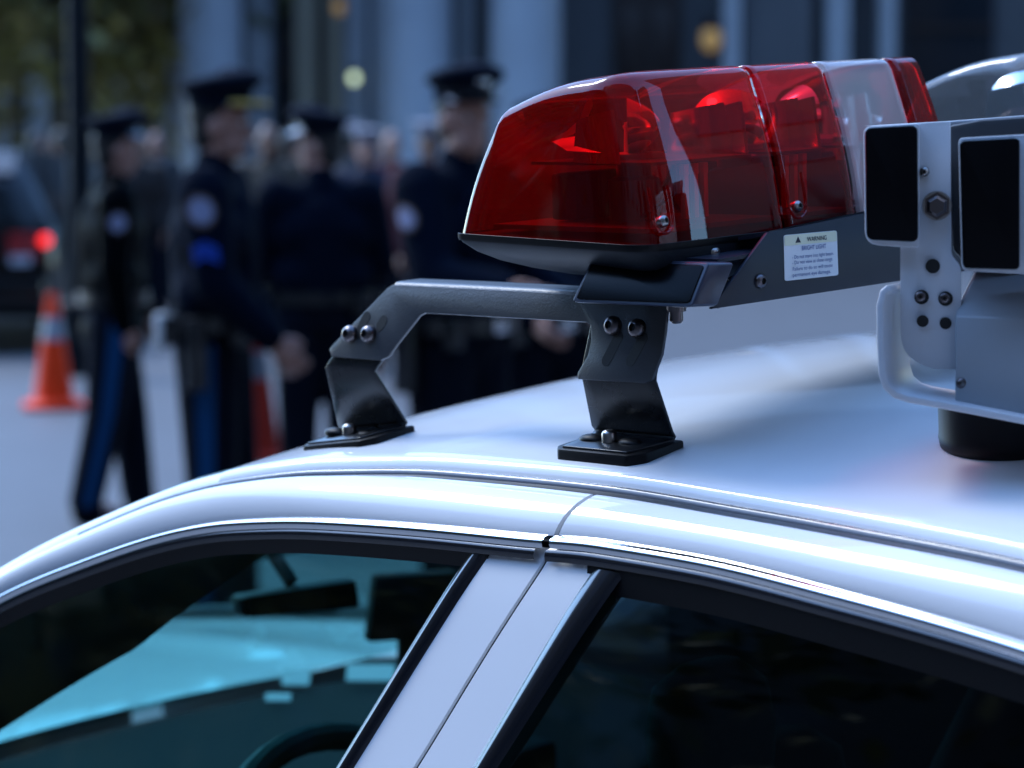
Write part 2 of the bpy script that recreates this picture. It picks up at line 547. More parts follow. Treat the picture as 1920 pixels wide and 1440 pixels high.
for px, w in [(400, 118), (785, 130), (985, 132), (2120, 132)]:
    column(px, w)
for px, w, m, y in [(322, 38, 'stone', 1.2), (360, 22, 'stone_dark', 1.6), (468, 46, 'stone', 1.9), (560, 42, 'stone_beige', 1.9), (617, 32, 'stone_beige', 1.9), (660, 42, 'stone', 1.6), (705, 26, 'stone', 1.2),
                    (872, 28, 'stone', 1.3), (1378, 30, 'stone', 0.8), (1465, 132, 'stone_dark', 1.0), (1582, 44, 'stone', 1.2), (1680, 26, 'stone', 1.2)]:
    pilaster(px, w, M[m], y)
for px, w, z0, z1 in [(517, 44, 0.6, 12), (590, 20, 0.6, 12), (680, 14, 0.6, 12), (1820, 170, 1.4, 9)]:
    o = bpart(MB().box((BX(px), 2.55, (z0 + z1) / 2), (fx(w + 960), 0.12, z1 - z0)), 'window', M['winglass'])
    for zz in np.arange(z0, z1, 2.2):
        bpart(MB().box((BX(px), 2.46, zz), (fx(w + 960), 0.08, 0.10)), 'window_bar', M['bronze'], o)
dr = bpart(MB().box((BX(1225), 2.50, 3.3), (fx(1290 - 1160 + 960), 0.2, 6.4)), 'door', M['bronze'])
for dx in (-1, 1):
    b = MB()
    for zz in (1.2, 2.9, 4.6):
        b.box((BX(1225) + dx * 0.28, 2.38, zz + 0.4), (0.42, 0.06, 1.3))
    bpart(b, 'door_panel', M['bronze'], dr, bevel=0.01)


def lamp(px, py, r, m, label):
    z = 1.66 + (260 - py) / FPX * FY
    t = thing('wall_lantern', label, 'lamp', (fx(px), FY + 0.9, z))
    MB().ellipsoid((0, 0, 0), (r, r, r * 1.25)).build('globe', m, t)
    MB().lathe((0, 0, r * 1.0), (0, 0, 1), [(0, r * 0.95), (r * 0.3, r * 0.8), (r * 0.8, r * 0.12)]).tube([(0, 0, r * 1.5), (0, 0.6, r * 2.2), (0, 1.72, r * 2.2)], 0.035).build('bracket', M['bronze'], t)
    return t


lamp(1338, 72, 0.17, M['amber'], 'amber glowing lantern beside the dark doorway behind the light bar')
lamp(660, 145, 0.075, M['palelamp'], 'small pale yellow light between the columns above the officers')
lamp(632, 12, 0.10, M['amber'], 'small orange light high between the columns at the top edge')

# unseen front behind the camera, mirrored in paint, made tall to cut sky light
bk = thing('brick_building', 'brown masonry street front, seen only mirrored in the car paint and glass', 'building', (6, -13, 0))
mw = MB()
mw.prism([(-34, 0, 0), (34, 0, 0), (34, -8, 0), (-34, -8, 0)], (0, 0, 24))
mw.prism([(-34.5, 0.7, 23.2), (34.5, 0.7, 23.2), (34.5, -8, 23.2), (-34.5, -8, 23.2)], (0, 0, 1.2))
mw.build('wall', M['brick'], bk)
ww = MB()
for i in range(17):
    for k in range(6):
        ww.box((-32 + i * 4, 0.06, 3.0 + k * 3.7), (1.7, 0.12, 2.3))
tag(ww.build('window', M['winglass'], bk), kind='stuff')


lb_ = thing('unseen_side_building', 'unseen brown masonry front to the left, added to darken the side window reflections', 'building', (-20, 2, 0))  # added out of view to darken what the side windows mirror
MB().prism([(0, -24, 0), (0, 12, 0), (-8, 12, 0), (-8, -24, 0)], (0, 0, 13)).build('wall', M['brick'], lb_)
MB().prism([(0.6, -24.4, 12.3), (0.6, 12.4, 12.3), (-8, 12.4, 12.3), (-8, -24.4, 12.3)], (0, 0, 1.0)).build('cornice', M['stone_dark'], lb_)
ww = MB()
for i in range(8):
    for k in range(3):
        ww.box((0.06, -21 + i * 4.2, 3.0 + k * 3.7), (0.12, 1.7, 2.3))
tag(ww.build('window', M['winglass'], lb_), kind='stuff')


rb_ = thing('unseen_side_building', 'unseen dark masonry front to the right, added to shape lens reflections and block sky light', 'building', (24, 0, 0))  # added out of view: gap gives the lens streak, height blocks sky light
MB().prism([(0, -30, 0), (0, -1.5, 0), (8, -1.5, 0), (8, -30, 0)], (0, 0, 19)).build('wall', M['brick'], rb_)
MB().prism([(0, 3.2, 0), (0, 40, 0), (8, 40, 0), (8, 3.2, 0)], (0, 0, 27)).build('wall', M['stone_dark'], rb_)
ww = MB()
for i in range(6):
    for k in range(4):
        ww.box((-0.06, -28 + i * 4.5, 3.0 + k * 4.0), (0.12, 1.7, 2.3))
        ww.box((-0.06, 6 + i * 4.5, 3.0 + k * 3.2), (0.12, 1.7, 2.0))
tag(ww.build('window', M['winglass'], rb_), kind='stuff')


def tree(x, y, h, cr, n, mats, label, seed):
    rnd = random.Random(seed)
    t = thing('street_tree', label, 'tree', (x, y, 0), 0, 'street trees beyond the black car')
    b = MB()
    tr = [(0, 0, 0), (0.1, 0, h * 0.2), (0.05, 0.1, h * 0.45), (0.2, 0, h * 0.75)]
    b.tube(tr, [0.28, 0.22, 0.17, 0.06], 10)
    for k in range(9):
        a = rnd.uniform(0, 2 * PI); z0 = h * rnd.uniform(0.25, 0.6)
        L = cr * rnd.uniform(0.6, 1.0)
        b.tube([(0.07, 0.05, z0), (L * 0.5 * math.cos(a), L * 0.5 * math.sin(a), z0 + L * 0.35), (L * math.cos(a), L * math.sin(a), z0 + L * 0.7)], [0.09, 0.06, 0.02], 6)
    b.build('trunk', M['bark'], t)
    for q, mm in enumerate(mats):
        c = MB()
        clumps = []
        for k in range(26):
            a = rnd.uniform(0, 2 * PI); e = rnd.uniform(-1, 1)
            rr = cr * rnd.uniform(0.45, 1.0)
            clumps.append((rr * math.cos(a) * math.sqrt(1 - e * e * 0.8), rr * math.sin(a) * math.sqrt(1 - e * e * 0.8), h * 0.62 + e * h * 0.36))
        for k in range(n):
            p = np.array(rnd.choice(clumps)) + np.array([rnd.gauss(0, cr * 0.20), rnd.gauss(0, cr * 0.20), rnd.gauss(0, cr * 0.17)])
            s = rnd.uniform(0.07, 0.16)
            u = np.array([rnd.gauss(0, 1) for _ in range(3)]); u /= np.linalg.norm(u)
            v = np.cross(u, [rnd.gauss(0, 1) for _ in range(3)]); v /= np.linalg.norm(v)
            c.add([p - u * s * 1.5, p + v * s * 0.7, p + u * s * 1.5, p - v * s * 0.7], [(0, 1, 2, 3)])
        c.build('crown', mm, t, recalc=False)
    return t


tree(fx(110, 46), 46, 10.5, 3.4, 5200, (M['leaf_a'], M['leaf_b']), 'olive leaved tree behind the dark lamp post', 1)
tree(fx(-160, 42), 42, 11, 3.6, 4200, (M['leaf_b'], M['leaf_a']), 'dark leafy tree at the left edge above the black car', 2)
tree(fx(265, 56), 56, 10, 3.0, 3600, (M['leaf_a'], M['leaf_b']), 'yellowish tree against the corner of the columned building', 3)
tree(fx(30, 62), 62, 13, 4.6, 5200, (M['leaf_b'], M['leaf_a']), 'broad dark tree farthest down the street behind the lamp post', 4)

tree(-13.5, -4.0, 9.0, 3.2, 1500, (M['leaf_b'], M['leaf_a']), 'added kerbside tree out of the picture to the left, mirrored in the side windows', 11)  # unseen trees added for soft shapes in the window reflections
tree(-12.5, 3.5, 8.0, 2.8, 1500, (M['leaf_a'], M['leaf_b']), 'second added tree out of the picture to the left, mirrored in the front door window', 12)
# dark masonry far down the street, closing the view under the trees
fb = thing('far_building', 'dark building far down the street behind the trees', 'building', (fx(60, 95), 95, 0))
MB().box((0, 4, 9), (26, 8, 18)).build('wall', M['stone_dark'], fb)
for i in range(6):
    for k in range(4):
        MB().box((-10 + i * 4, -0.05, 2.5 + 4 * k), (1.6, 0.12, 2.4)).build('window', M['winglass'], fb)

# lamp post
lp = thing('lamp_post', 'dark street lamp post rising against the trees behind the leather jacketed officer', 'lamp post', (fx(152, 19), 19, 0))
MB().lathe((0, 0, 0), (0, 0, 1), [(0, 0.17), (0.5, 0.17), (0.55, 0.12), (1.0, 0.09), (6, 0.055)], 14).build('pole', M['pole'], lp)
hd = MB().tube([(0, 0, 5.9), (0.1, 0, 6.4), (0.7, 0, 6.7), (1.4, 0, 6.65)], 0.04).build('arm', M['pole'], lp)
MB().ellipsoid((1.6, 0, 6.6), (0.32, 0.14, 0.09)).build('lamp_head', M['pole'], lp)


# black car at the left edge
def black_suv():
    D = 20.7
    t = thing('black_suv', 'black car seen from behind with a lit red tail lamp at the left edge', 'car', (fx(-130, D), D, 0))
    hw = 0.94
    sec = [  # y, half width low, w mid, w roof, z low, z belt, z roof
        (0.0, 0.86, 0.90, 0.62, 0.34, 0.98, 1.06), (0.10, 0.90, 0.94, 0.66, 0.28, 1.0, 1.34), (0.5, 0.92, 0.95, 0.68, 0.26, 1.0, 1.55), (1.4, 0.92, 0.95, 0.70, 0.26, 1.0, 1.58),
        (2.2, 0.92, 0.95, 0.69, 0.26, 1.0, 1.55), (3.0, 0.92, 0.94, 0.64, 0.26, 0.98, 1.10), (4.3, 0.88, 0.90, 0.60, 0.30, 0.86, 0.92), (4.6, 0.78, 0.80, 0.5, 0.36, 0.7, 0.74)]
    rr = []
    for y, a, bw, c, zl, zb, zr in sec:
        prof = [(-a, zl), (-bw, zl + 0.25), (-bw, zb - 0.05), (-bw + 0.03, zb), (-c - 0.03, zr - 0.06), (-c + 0.1, zr), (c - 0.1, zr), (c + 0.03, zr - 0.06), (bw - 0.03, zb), (bw, zb - 0.05), (bw, zl + 0.25), (a, zl)]
        rr.append([(x, y, z) for x, z in prof])
    MB().rings(rr).build('body', M['blackcar'], t, angle=50)
    MB().prism([(-0.66, -0.006, 1.02), (0.66, -0.006, 1.02), (0.58, 0.05, 1.31), (-0.58, 0.05, 1.31)], (0, 0.03, 0.01)).build('rear_window', M['carglass'], t)
    MB().prism([(-0.62, 0.13, 1.385), (0.62, 0.13, 1.385), (0.6, 0.42, 1.535), (-0.6, 0.42, 1.535)], (0, -0.004, 0.012)).build('rear_spoiler', M['blackcar'], t)
    for s in (-1, 1):
        tl = MB().box((s * 0.72, -0.012, 0.84), (0.24, 0.06, 0.20)).build('tail_lamp', M['tail'], t, bevel=0.01)
        MB().box((s * 0.70, -0.05, 0.735), (0.16, 0.03, 0.07)).build('reversing_lens', M['tailwhite'], tl)
        MB().lathe((s * 0.885, -0.02, 0.885), (0, -1, 0), [(0, 0.045), (0.03, 0.040), (0.045, 0.015)]).build('lit_lens', M['tail_on'], tl)
        for y in (0.9, 3.6):
            w = MB().lathe((s * 0.80 - 0.11, y, 0.34), (1, 0, 0), [(0, 0.22), (0, 0.32), (0.03, 0.34), (0.19, 0.34), (0.22, 0.32), (0.22, 0.22)], 24).build('wheel', M['tyre'], t)
            MB().lathe((s * 0.80 + s * 0.115, y, 0.34), (s, 0, 0), [(-0.02, 0.21), (0.0, 0.20), (0.01, 0.05)], 20).build('rim', M['rim'], w)
        MB().box((s * 1.02, 2.35, 1.02), (0.18, 0.10, 0.14)).build('door_mirror', M['blackcar'], t, bevel=0.02)
    MB().box((0, -0.05, 0.47), (1.78, 0.14, 0.24)).build('bumper', M['blackcar'], t, bevel=0.04)
    MB().box((0.0, -0.02, 0.78), (0.32, 0.02, 0.16)).build('number_plate', M['tailwhite'], t, bevel=0.004)


black_suv()


# traffic cones
M['cone_shaded'] = mat('cone_shaded_red', (0.26, 0.020, 0.010), 0.7, spec=0.1, noise=(8, 0.25))  # darker copy of the cone orange: dimness put into the colour
M['collar_shaded'] = mat('cone_shaded_collar', (0.10, 0.10, 0.11), 0.7)  # collar copy darkened for the same painted shade


def cone(x, y, label, h=0.71, mc='cone', mk='collar'):
    t = thing('traffic_cone', label, 'traffic cone', (x, y, 0), 0.2, 'orange traffic cones on the street')
    w = 0.19
    MB().prism([(-w, -w + 0.05, 0.002), (-w + 0.05, -w, 0.002), (w - 0.05, -w, 0.002), (w, -w + 0.05, 0.002), (w, w - 0.05, 0.002), (w - 0.05, w, 0.002), (-w + 0.05, w, 0.002), (-w, w - 0.05, 0.002)], (0, 0, 0.035)).build('base', M[mc], t, bevel=0.01)
    rb = lambda z: 0.135 - (0.135 - 0.03) * (z / h)
    MB().lathe((0, 0, 0), (0, 0, 1), [(0.036, 0.15), (0.06, rb(0.06)), (h * 0.9, rb(h * 0.9)), (h, 0.028)], 24).build('body', M[mc], t)
    MB().lathe((0, 0, 0), (0, 0, 1), [(h * 0.60, rb(h * 0.60) + 0.003), (h * 0.80, rb(h * 0.80) + 0.003)], 24, cap=False).build('collar', M[mk], t, recalc=False)


cone(fx(97, 16.6), 16.6, 'orange cone with a pale collar standing by the black car')
cone(fx(478, 13.9), 13.9, 'dim red cone glimpsed between two officers, behind the blue trouser stripe', 0.71, 'cone_shaded', 'collar_shaded')


# ------------------------------------------------------------------ people
def person(name, label, loc, rz, h=1.8, pose=None, cap='peaked', coat='navy', trousers='trouser', skin='skin', vox=0.014, extra=(), group=None, cat='person', visor='patent', badge=False, gold=False, low=False):
    """faces local +X; right hand side is -Y"""
    P = dict(lleg=(0, 0), rleg=(0, 0), larm=(10, 15), rarm=(10, 15), lout=8, rout=8, head=0.0)
    P.update(pose or {})
    t = thing(name, label, cat, loc, rz, group)
    S = h / 1.80
    a3 = lambda *p: np.array(p, float) * S
    hipz, shz = 0.93, 1.47

    def leg(side, th, kn):
        hip = a3(0, side * 0.095, hipz)
        k = hip + a3(0.44 * math.sin(R_(th)), side * 0.01, -0.44 * math.cos(R_(th)))
        an = k + a3(0.41 * math.sin(R_(th - kn)), 0, -0.41 * math.cos(R_(th - kn)))
        return hip, k, an

    def arm(side, sw, el, out):
        sh = a3(0, side * 0.20, shz - 0.02)
        e = sh + a3(0.30 * math.sin(R_(sw)), side * 0.30 * math.sin(R_(out)), -0.30 * math.cos(R_(sw)))
        wr = e + a3(0.26 * math.sin(R_(sw + el)), -side * 0.05, -0.26 * math.cos(R_(sw + el)))
        return sh, e, wr
    L, Rg = leg(1, *P['lleg']), leg(-1, *P['rleg'])
    LA, RA = arm(1, *P['larm'], P['lout']), arm(-1, *P['rarm'], P['rout'])
    lift = -min(L[2][2], Rg[2][2]) + 0.085 * S
    sh3 = np.array([0, 0, lift])
    L = [p + sh3 for p in L]; Rg = [p + sh3 for p in Rg]; LA = [p + sh3 for p in LA]; RA = [p + sh3 for p in RA]
    dz = lift / S
    b3 = lambda x, y, z: a3(x, y, z + dz)
    hd = R_(P['head'])
    rot = np.array([[math.cos(hd), -math.sin(hd), 0], [math.sin(hd), math.cos(hd), 0], [0, 0, 1]])
    hc = b3(0.02, 0, 1.665)
    H = lambda x, y, z: hc + rot @ a3(x, y, z)
    # body: one continuous surface
    b = MB()
    b.capsule(b3(0, 0, 0.98), 0.125 * S, b3(0, 0, 1.15), 0.12 * S)
    b.capsule(b3(0, 0, 1.15), 0.12 * S, b3(-0.005, 0, 1.36), 0.135 * S)
    b.capsule(b3(0, -0.14, 1.43), 0.065 * S, b3(0, 0.14, 1.43), 0.065 * S)
    b.capsule(b3(-0.005, 0, 1.44), 0.058 * S, b3(0.01, 0, 1.60), 0.052 * S)
    b.ellipsoid(H(0, 0, 0.025), (0.098 * S, 0.076 * S, 0.110 * S), rot=rot)
    b.ellipsoid(H(0.030, 0, -0.055), (0.064 * S, 0.056 * S, 0.065 * S), rot=rot)
    b.capsule(H(0.088, 0, 0.005), 0.011 * S, H(0.106, 0, -0.028), 0.015 * S, 8)
    b.capsule(H(0.084, 0.012, -0.063), 0.010 * S, H(0.084, -0.012, -0.063), 0.010 * S, 8)
    for s in (-1, 1):
        b.ellipsoid(H(-0.005, s * 0.077, -0.005), (0.018 * S, 0.010 * S, 0.032 * S), 8, rot)
        b.capsule(H(0.078, s * 0.020, 0.030), 0.012 * S, H(0.072, s * 0.045, 0.028), 0.010 * S, 8)
    for hip, k, an in (L, Rg):
        b.capsule(hip, 0.083 * S, k, 0.052 * S); b.capsule(k, 0.052 * S, an, 0.036 * S)
        b.capsule(an, 0.036 * S, an + a3(0.14, 0, -0.045), 0.028 * S)
    for side, (s_, e, wr) in ((1, LA), (-1, RA)):
        b.capsule(s_, 0.052 * S, e, 0.040 * S); b.capsule(e, 0.040 * S, wr, 0.027 * S)
        d = (wr - e) / np.linalg.norm(wr - e)
        fwd = np.array([1.0, 0, 0]) - d * d[0]
        fwd /= np.linalg.norm(fwd) + 1e-9
        pal = wr + d * 0.085 * S
        b.capsule(wr, 0.026 * S, pal, 0.030 * S, 8)
        b.capsule(wr + d * 0.02 * S + fwd * 0.02 * S, 0.018 * S, pal + fwd * 0.026 * S, 0.017 * S, 8)
        b.capsule(wr + d * 0.02 * S - fwd * 0.02 * S, 0.018 * S, pal - fwd * 0.022 * S, 0.016 * S, 8)
        inward = np.array([0, -side, 0.0])
        for q, ln in zip((-0.028, -0.009, 0.010, 0.029), (0.055, 0.070, 0.075, 0.066)):
            a = pal + fwd * q * S
            m1 = a + d * ln * 0.55 * S + inward * 0.008 * S
            b.capsule(a, 0.0105 * S, m1, 0.0095 * S, 6)
            b.capsule(m1, 0.0095 * S, m1 + (d * 0.5 + inward * 0.85) * ln * 0.5 * S, 0.008 * S, 6)
        th0 = wr + d * 0.025 * S + fwd * 0.024 * S
        th1 = th0 + (d * 0.6 + fwd * 0.7 + inward * 0.3) * 0.042 * S
        b.capsule(th0, 0.015 * S, th1, 0.012 * S, 6); b.capsule(th1, 0.012 * S, th1 + (d * 0.9 + fwd * 0.15) * 0.03 * S, 0.010 * S, 6)
    body = b.build('body', M[skin], t, remesh=0.006 if not low else 0.014, smooth_it=2)
    if not low:
        for s in (-1, 1):
            MB().ellipsoid(H(0.081, s * 0.032, 0.012), (0.010 * S, 0.014 * S, 0.009 * S), 10, rot).build('eye', M['white_plastic'], body)
            MB().ellipsoid(H(0.0885, s * 0.032, 0.012), (0.004 * S, 0.006 * S, 0.006 * S), 8, rot).build('pupil', M['hair'], body)
    # hair
    hr = MB()
    hr.ellipsoid(H(-0.022, 0, 0.045), (0.092 * S, 0.081 * S, 0.100 * S), rot=rot)
    hr.ellipsoid(H(-0.045, 0, -0.02), (0.062 * S, 0.070 * S, 0.070 * S), rot=rot)
    hr.build('hair', M['hair'], t, remesh=0.010, smooth_it=1)
    # trousers
    tr = MB()
    tr.capsule(b3(-0.01, 0, 0.96), 0.145 * S, b3(0, 0, 1.02), 0.14 * S)
    for hip, k, an in (L, Rg):
        tr.capsule(hip + a3(-0.01, 0, 0), 0.118 * S, k, 0.092 * S); tr.capsule(k, 0.092 * S, an + a3(0.0, 0, 0.01), 0.078 * S)
        tr.capsule(an + a3(0, 0, 0.02), 0.074 * S, an + a3(0.01, 0, -0.03), 0.076 * S)
    tr.build('trousers', M[trousers], t, remesh=vox, smooth_it=3)
    # jacket
    j = MB()
    c = b3
    j.capsule(c(0, -0.05, 1.00), 0.135 * S, c(0, 0.05, 1.00), 0.135 * S)
    j.capsule(c(0, -0.06, 1.18), 0.125 * S, c(0, 0.06, 1.18), 0.125 * S)
    j.capsule(c(0, 0, 1.02), 0.15 * S, c(0, 0, 1.34), 0.155 * S)
    j.capsule(c(0, -0.085, 1.30), 0.142 * S, c(0, 0.085, 1.30), 0.142 * S)
    j.capsule(c(0, -0.17, 1.435), 0.086 * S, c(0, 0.17, 1.435), 0.086 * S)
    j.capsule(c(0, -0.09, 1.10), 0.135 * S, c(0, 0.09, 1.10), 0.135 * S)
    j.capsule(c(0, 0, 1.46), 0.095 * S, c(0.0, 0, 1.535), 0.070 * S)
    for s_, e, wr in (LA, RA):
        j.capsule(s_, 0.092 * S, e, 0.074 * S); j.capsule(e, 0.074 * S, wr - (wr - e) * 0.06, 0.054 * S)
    if coat == 'leather':
        j.capsule(c(0, -0.06, 0.86), 0.150 * S, c(0, 0.06, 0.86), 0.150 * S)
    j.build('jacket', M[coat] if coat in M else coat, t, remesh=vox, smooth_it=3)
    # shoes
    for hip, k, an in (L, Rg):
        MB().capsule(an + a3(-0.03, 0, -0.045), 0.042 * S, an + a3(0.15, 0, -0.052), 0.035 * S).capsule(an + a3(-0.01, 0, -0.01), 0.046 * S, an + a3(-0.01, 0, 0.05), 0.046 * S).build('shoe', M['patent'], t, remesh=0.012, smooth_it=1)
    # cap
    if cap == 'peaked':
        cp = MB()
        rr = []
        for z, r, ox in [(0.060, 0.095, -0.004), (0.105, 0.099, 0), (0.112, 0.104, 0.002), (0.130, 0.125, 0.004), (0.144, 0.130, 0.006), (0.157, 0.124, 0.006), (0.168, 0.100, 0.004), (0.175, 0.058, 0.002), (0.177, 0.01, 0)]:
            rr.append([H(ox + r * 1.08 * math.cos(2 * PI * i / 24), r * 0.96 * math.sin(2 * PI * i / 24), z + (0.16 * (z - 0.06)) * math.cos(2 * PI * i / 24)) for i in range(24)])
        capo = cp.rings(rr).build('cap', M['navy_cap'], t, angle=60)
        vz = MB()
        rows = []
        for f in (0, 0.5, 1.0):
            rows.append([H((0.096 + 0.062 * f * math.cos(a)) * math.cos(a) * 1.05, (0.092 + 0.012 * f) * math.sin(a), 0.082 - 0.032 * f * math.cos(a) ** 0.5 + 0.012 * math.cos(a)) for a in np.linspace(-1.2, 1.2, 15)])
        rows2 = [[p + a3(0, 0, -0.004) for p in r] for r in rows]
        vz.grid(rows).grid(rows2)
        vo = vz.build('visor', M[visor], capo)
        if gold:
            MB().tube([H((0.103 + 0.045 * math.cos(a)) * math.cos(a) * 1.05, 0.102 * math.sin(a), 0.075) for a in np.linspace(-1.15, 1.15, 13)], 0.010 * S, 8).build('braid', M['gold'], capo)
        else:
            MB().tube([H(0.106 * math.cos(a), 0.098 * math.sin(a), 0.098) for a in np.linspace(-1.4, 1.4, 13)], 0.006 * S, 8).build('strap', M['patent'], capo)
        if badge:
            MB().lathe(H(0.118, 0, 0.135), rot @ np.array([1, 0, 0.35]), [(0, 0.026 * S), (0.006, 0.024 * S), (0.012, 0.008 * S)], 10).build('badge', M['silver'], capo)
    elif cap == 'white':
        rr = []
        for z, r in [(0.07, 0.095), (0.12, 0.10), (0.155, 0.135), (0.17, 0.10), (0.175, 0.02)]:
            rr.append([H(r * 1.08 * math.cos(2 * PI * i / 18), r * 0.96 * math.sin(2 * PI * i / 18), z) for i in range(18)])
        MB().rings(rr).build('cap', M['cap_white'], t, angle=60)
    T = dict(t=t, L=L, R=Rg, LA=LA, RA=RA, S=S, b3=b3, a3=a3, H=H)
    return T


def belt(T, gear=True):
    b3, S, t = T['b3'], T['S'], T['t']
    pr = [(0.152 * math.cos(a), 0.205 * math.sin(a)) for a in np.linspace(0, 2 * PI, 25)[:-1]]
    rr = [[b3(x * k, y * k, z) for x, y in pr] for z, k in ((0.985, 1.0), (0.985, 1.06), (1.04, 1.06), (1.04, 1.0))]
    bl = MB().rings(rr, cap=False).build('belt', M['beltm'], t)
    if gear:
        MB().box(b3(0.168, 0, 1.012), (0.012 * S, 0.06 * S, 0.05 * S)).build('buckle', M['silver'], bl, bevel=0.003)
        MB().box(b3(-0.02, -0.250, 0.92), (0.07 * S, 0.05 * S, 0.24 * S)).build('holster', M['beltm'], bl, bevel=0.012)
        MB().box(b3(-0.13, -0.15, 0.99), (0.06 * S, 0.05 * S, 0.10 * S)).build('pouch', M['beltm'], bl, bevel=0.01)
        MB().box(b3(0.11, -0.17, 0.99), (0.06 * S, 0.05 * S, 0.10 * S)).build('pouch', M['beltm'], bl, bevel=0.01)
        MB().box(b3(0.02, 0.235, 0.99), (0.06 * S, 0.045 * S, 0.14 * S)).build('radio', M['beltm'], bl, bevel=0.01)


def stripes(T, side):
    """blue stripe down the outer seam of one trouser leg"""
    S, t = T['S'], T['t']
    hip, k, an = T['L'] if side > 0 else T['R']
    pts = [(hip + T['a3'](0, 0, 0.02), 0.120), (hip * 0.5 + k * 0.5, 0.107), (k, 0.094), (k * 0.5 + an * 0.5, 0.087), (an, 0.082)]
    rows = []
    for p, r in pts:
        rows.append([p + np.array([math.sin(a) * r * S, side * (math.cos(a) * r + 0.004) * S, 0]) for a in np.linspace(-0.30, 0.30, 5)])
    MB().grid(rows).build('trouser_stripe', M['stripe'], t, recalc=False)


def patch(T, side, r=0.042, chevron=False, f=0.32):
    S, t = T['S'], T['t']
    s_, e, wr = T['LA'] if side > 0 else T['RA']
    c = s_ + (e - s_) * f
    ax = (e - s_) / np.linalg.norm(e - s_)
    rad = 0.090 * S

    def wrap(u, v, lift):
        a = u / rad
        n = np.array([math.sin(a), side * math.cos(a), 0.0])
        return c + ax * v + n * (rad + lift * S)
    for rr, lift, m, nm in ((r, 0.004, 'patch_rim', 'shoulder_patch'), (r * 0.76, 0.007, 'patch', 'emblem')):
        g = [[wrap(0, 0, lift)] * 20] + [[wrap(rr * q * S * math.cos(2 * PI * i / 20), rr * 1.12 * q * S * math.sin(2 * PI * i / 20), lift) for i in range(20)] for q in (0.35, 0.7, 1.0)]
        o = MB().grid(g, close_v=True).build(nm, M[m], t if nm == 'shoulder_patch' else po, recalc=False)
        if nm == 'shoulder_patch':
            po = o
    if chevron:
        for q in range(3):
            v0 = 0.10 + 0.020 * q
            rows = [[wrap(x * S, (v0 + dv + 0.5 * abs(x)) * S, 0.005) for x in np.linspace(-0.042, 0.042, 9)] for dv in (0, 0.014)]
            MB().grid(rows).build('chevron', M['chevron'], t, recalc=False)


# the four officers
gz = 0.0
OG = 'uniformed officers standing in the street'
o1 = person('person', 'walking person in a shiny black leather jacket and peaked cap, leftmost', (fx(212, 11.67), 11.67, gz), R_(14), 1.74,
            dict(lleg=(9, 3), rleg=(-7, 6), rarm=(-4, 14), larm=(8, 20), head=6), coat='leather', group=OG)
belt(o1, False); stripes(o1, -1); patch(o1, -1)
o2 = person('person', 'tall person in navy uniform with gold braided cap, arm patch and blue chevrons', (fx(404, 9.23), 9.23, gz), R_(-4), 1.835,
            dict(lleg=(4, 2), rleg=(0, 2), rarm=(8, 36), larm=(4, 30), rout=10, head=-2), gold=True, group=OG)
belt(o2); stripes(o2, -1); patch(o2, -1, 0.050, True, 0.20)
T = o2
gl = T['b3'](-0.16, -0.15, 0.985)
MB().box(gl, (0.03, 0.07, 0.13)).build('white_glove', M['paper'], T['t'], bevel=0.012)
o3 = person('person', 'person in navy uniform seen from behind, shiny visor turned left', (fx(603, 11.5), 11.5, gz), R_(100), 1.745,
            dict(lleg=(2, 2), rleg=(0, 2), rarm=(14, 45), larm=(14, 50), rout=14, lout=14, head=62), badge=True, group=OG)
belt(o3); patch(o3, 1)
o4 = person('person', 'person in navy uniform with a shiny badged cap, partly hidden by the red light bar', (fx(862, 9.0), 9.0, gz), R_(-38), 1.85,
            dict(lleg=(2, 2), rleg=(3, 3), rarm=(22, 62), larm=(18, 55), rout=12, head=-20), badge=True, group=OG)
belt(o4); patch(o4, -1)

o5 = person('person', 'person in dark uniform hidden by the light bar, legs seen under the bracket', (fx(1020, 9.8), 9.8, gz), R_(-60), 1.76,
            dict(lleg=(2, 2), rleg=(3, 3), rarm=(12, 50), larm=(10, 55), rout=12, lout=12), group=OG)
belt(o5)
# people farther down the street
CG = 'people gathered in front of the building'
coats = {}
for nm, col in (('coat_brown', (0.016, 0.010, 0.008)), ('coat_grey', (0.020, 0.022, 0.028)), ('coat_red', (0.07, 0.008, 0.010)), ('coat_blue', (0.006, 0.010, 0.030)), ('coat_tan', (0.07, 0.052, 0.034))):
    M[nm] = mat(nm, col, 0.85, noise=(12, 0.2))
crowd = [(262, 23.0, -70, 'coat_brown', None, 'bare headed person in a brown coat between the two leftmost officers'),
         (300, 26.0, -120, 'coat_grey', None, 'person in a grey coat far behind the leather jacketed officer'),
         (118, 25.0, 120, 'coat_brown', None, 'person in brown standing beyond the black car'),
         (505, 20.0, -90, 'coat_tan', None, 'person in a tan coat in the gap behind the tall officer'),
         (690, 19.0, -100, 'coat_blue', 'white', 'person in dark blue with a white topped cap behind the officers'),
         (735, 22.0, -80, 'coat_red', None, 'person in a dark red coat in the gap behind the officers'),
         (806, 18.0, -95, 'coat_red', 'white', 'person in red with a white cap beside the badged officer'),
         (655, 24.0, 60, 'coat_grey', 'white', 'person in grey with a white cap, half hidden behind the back-turned officer'),
         (70, 28.0, 30, 'coat_blue', None, 'person in dark blue far down the street under the trees'),
         (545, 25.0, 10, 'coat_brown', None, 'person in a brown coat between the tall and the back-turned officer')]
for k, (px, D, rz, ct, cp, lb) in enumerate(crowd):
    person('person', lb, (fx(px, D), D, 0), R_(rz), 1.70 + 0.02 * (k % 4), dict(lleg=(6, 4), rleg=(-4, 4)), cap=cp, coat=ct, vox=0.03, group=CG, low=True, skin='skin' if k % 3 else 'skin_dark')

